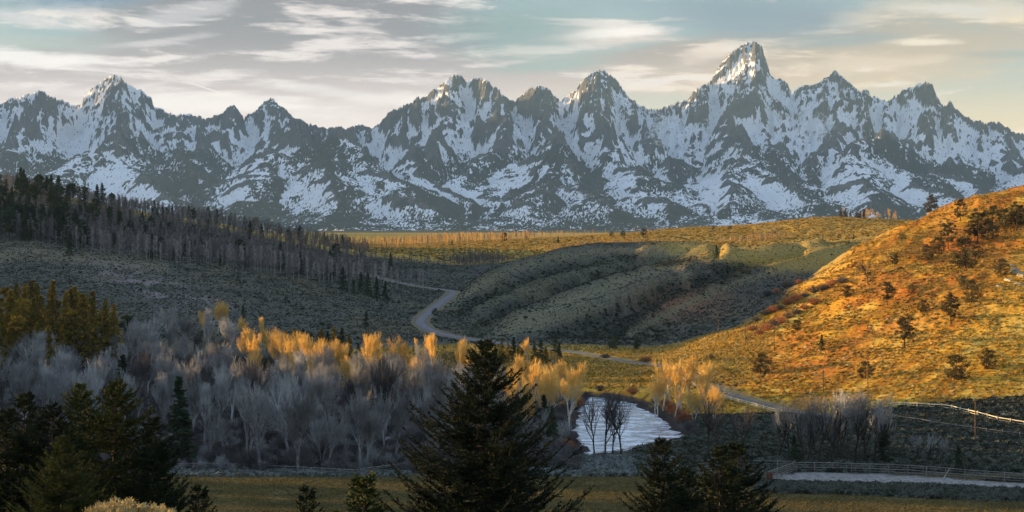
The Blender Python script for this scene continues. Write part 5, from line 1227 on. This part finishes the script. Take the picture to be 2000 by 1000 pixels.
# ------------------------------------------------------------ close firs on the viewer's slope
def fir(seed, H, R, nb=230, low=.02, prof=1.0, sub=22, tuftn=10, lift=.5, needle=.075, skew=None):
    """fir seen from near: limbs sweep down then lift at their tips, side twigs set with needle spikes"""
    g2 = np.random.default_rng(seed); tm, cm = MB(), MB(); n = 8; z = np.linspace(0, H, n); w = np.cumsum(g2.normal(0, .03, (n, 2)), 0); w[0] = 0; P = np.column_stack([w, z]); P[0, 2] = -.6; rr = np.linspace(.018 * H, .012, n)
    tm.tubes(P[:-1], P[1:], rr[:-1], rr[1:], 8)
    hs = np.sort(low + (1 - low) * g2.random(nb) ** .9); TB, TT_, TW_ = [], [], []
    for h in hs:
        a = g2.uniform(0, 2 * pi); L = R * (1 - h) ** prof * g2.choice([.55, .75, .9, 1.0, 1.15, 1.28], p=[.15, .25, .25, .2, .1, .05]) + .15
        if skew: L *= 1 + skew * math.cos(a)
        b0 = np.array([np.interp(h * H, z, P[:, 0]), np.interp(h * H, z, P[:, 1]), h * H]); m = 7; s = np.linspace(0, 1, m); out = np.array([math.cos(a), math.sin(a), 0.])
        e0 = (-.25 + .75 * h); cz_ = L * (e0 * s - .30 * (1 - h) * np.sin(s * pi) * .6 + lift * .45 * s ** 3); bend = g2.normal(0, .12)
        sd = np.array([-out[1], out[0], 0.]); C_ = b0 + out * (L * s)[:, None] + sd * (bend * L * s ** 2)[:, None] + np.array([0, 0, 1.]) * cz_[:, None]
        br = .010 + .011 * L; tm.tubes(C_[:-1], C_[1:], br * (1 - s[:-1] * .8), br * (1 - s[1:] * .8), 4)
        k = max(8, int(sub * L / R * 1.9)); q = np.sort(g2.uniform(.12, 1.0, k)); base = np.column_stack([np.interp(q, s, C_[:, j]) for j in range(3)]); tang = np.gradient(C_, axis=0); tq = np.column_stack([np.interp(q, s, tang[:, j]) for j in range(3)]); tq /= np.linalg.norm(tq, axis=1, keepdims=True)
        sg = np.where(np.arange(k) % 2, 1., -1.)[:, None]; d = tq * g2.uniform(.5, .95, (k, 1)) + sd * sg * g2.uniform(.35, .95, (k, 1)) + np.array([0, 0, 1.]) * g2.normal(.06, .22, (k, 1)); d /= np.linalg.norm(d, axis=1, keepdims=True)
        l = (.10 + .30 * L * (1.08 - q) * g2.uniform(.5, 1.1, k)).clip(.12, .75); TB.append(base); TT_.append(base + d * l[:, None]); TB.append(C_[-3:-1]); TT_.append(C_[-2:])
    B = np.concatenate(TB); E_ = np.concatenate(TT_); cm.tubes(B, E_, .009, .005, 3)
    Ls = np.linalg.norm(E_ - B, axis=1); cnt = np.maximum(5, (Ls / .35 * tuftn).astype(int)); k = np.repeat(np.arange(len(B)), cnt); t = g2.random(len(k))[:, None]; ax = (E_ - B)[k]; ax /= np.linalg.norm(ax, axis=1, keepdims=True) + 1e-9
    c = B[k] * (1 - t) + E_[k] * t; d = ax * .8 + g2.normal(0, .55, (len(k), 3)); d[:, 2] *= .8; d /= np.linalg.norm(d, axis=1, keepdims=True); cm.spikes(c, c + d * (needle * g2.uniform(.8, 1.6, len(k)))[:, None], .026)
    return tm.mesh('fir_trunk'), cm.mesh('fir_crown')
F1 = fir(11, 13.4, 6.6, 540, prof=.85, sub=30, tuftn=14, needle=.09); F2 = fir(12, 11, 4.8, 330, prof=.85, sub=26, tuftn=14, needle=.09); F3 = fir(13, 9, 3.3, 260, prof=.75, sub=22, tuftn=14, needle=.09); F4 = fir(14, 3.5, 1.0, 70, prof=.9, sub=12, tuftn=10, needle=.06)
M_FIR_LIT = mottled('sunlit_fir_needles', (.028, .038, .010), (.075, .085, .018), 1.0)  # lit copy of the fir needles, sun tone put into the colour
def put_fir(me, base, px, top, Y, lab, wd=1.0, mat=None, nm='fir_tree', rz=None):
    x = X(px, Y); Hs = Zp(top, Y) - float(gz(x, Y)); s = Hs / base
    return place_tree(nm, me, (M_BARK_DARK, mat or M_FIR), x, Y, s * wd, label=lab, group='firs on the slope below the viewer', szr=1 / wd, rz=rz)
put_fir(F1, 13.4, 943, 664, 60, 'tall dark fir rising before the river, biggest of the close firs', 1.0, rz=1.2)
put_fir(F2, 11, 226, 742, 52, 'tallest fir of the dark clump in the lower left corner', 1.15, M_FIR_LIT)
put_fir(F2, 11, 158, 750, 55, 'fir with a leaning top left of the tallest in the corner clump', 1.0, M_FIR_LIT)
put_fir(F3, 9, 98, 792, 50, 'short dark fir in the middle of the corner clump', 1.1)
put_fir(F3, 9, 40, 770, 54, 'slim dark fir near the edge of the corner clump', 1.0)
put_fir(F3, 9, 3, 800, 50, 'dark fir cut by the picture edge in the corner clump', 1.1)
put_fir(F3, 9, 290, 815, 50, 'low fir at the open side of the corner clump', 1.0)
put_fir(F1, 13.4, 120, 848, 46, 'closest sunlit fir at the foot of the corner clump', 1.0, M_FIR_LIT, rz=2.0)
put_fir(F3, 9, 1296, 856, 66, 'pointed fir, first of the three below the river', .95)
put_fir(F3, 9, 1400, 872, 62, 'middle fir of the three below the river', 1.1, rz=.7)
put_fir(F3, 9, 1447, 866, 66, 'broad dark fir, last of the three below the river', 1.15, rz=4.)
put_fir(F3, 9, 1345, 915, 60, 'low dark fir filling the gap below the river', 1.2, rz=2.9)
put_fir(F4, 3.5, 722, 932, 58, 'bright young fir left of the tall dark one', 1.4, M_FIR_LIT)
put_fir(F4, 3.5, 597, 957, 60, 'small fir sapling on the home field edge', .9)
put_fir(F4, 3.5, 387, 955, 60, 'thin fir sapling beside the corner clump', .9)
put_fir(F4, 3.5, 832, 958, 60, 'short sapling under the tall dark fir', .9)
# yellow rabbitbrush at the viewer's feet
M_FLOWER = mottled('dry_yellow_heads', (.34, .25, .09), (.58, .46, .22), 6.0)
def rabbit(seed):
    g2 = np.random.default_rng(seed); mb = MB(); n = 420; v = g2.normal(size=(n, 3)); v[:, 2] = np.abs(v[:, 2]) + .2; v /= np.linalg.norm(v, axis=1, keepdims=True); tip = v * np.array([.62, .62, 1.0]) * g2.uniform(.82, 1.0, (n, 1))
    st = MB(); st.tubes(tip * .05, tip, .006, .004, 3); k = np.repeat(np.arange(n), 26); c = tip[k] + g2.normal(0, .022, (len(k), 3)); ax = v[k] + g2.normal(0, .5, (len(k), 3)); ax /= np.linalg.norm(ax, axis=1, keepdims=True); mb.cards(c, ax, .006, g2.uniform(.010, .022, len(k)))
    return st.mesh('stems'), mb.mesh('flower_heads')
RB = rabbit(3)
for px, top, Y, sc, lab in [(240,973,19,1.25,'large yellow-tan rabbitbrush at the bottom edge of the view'),(205,982,18.5,.95,'small yellow-tan rabbitbrush at the left side of the large one'),(310,984,19.5,.8,'low yellow-tan rabbitbrush at the right side of the large one')]:
    x = X(px, Y); root = bpy.data.objects.new('rabbitbrush', None); COL.objects.link(root); zt = Zp(top, Y); zg = float(gz(x, Y)); root.location = (x, Y, zg); root.scale = (sc, sc, (zt - zg)); tag(root, lab, 'shrub', 'rabbitbrush at the viewer\'s feet')
    obj('stems', RB[0], M_RAIL, root); obj('flower_heads', RB[1], M_FLOWER, root)
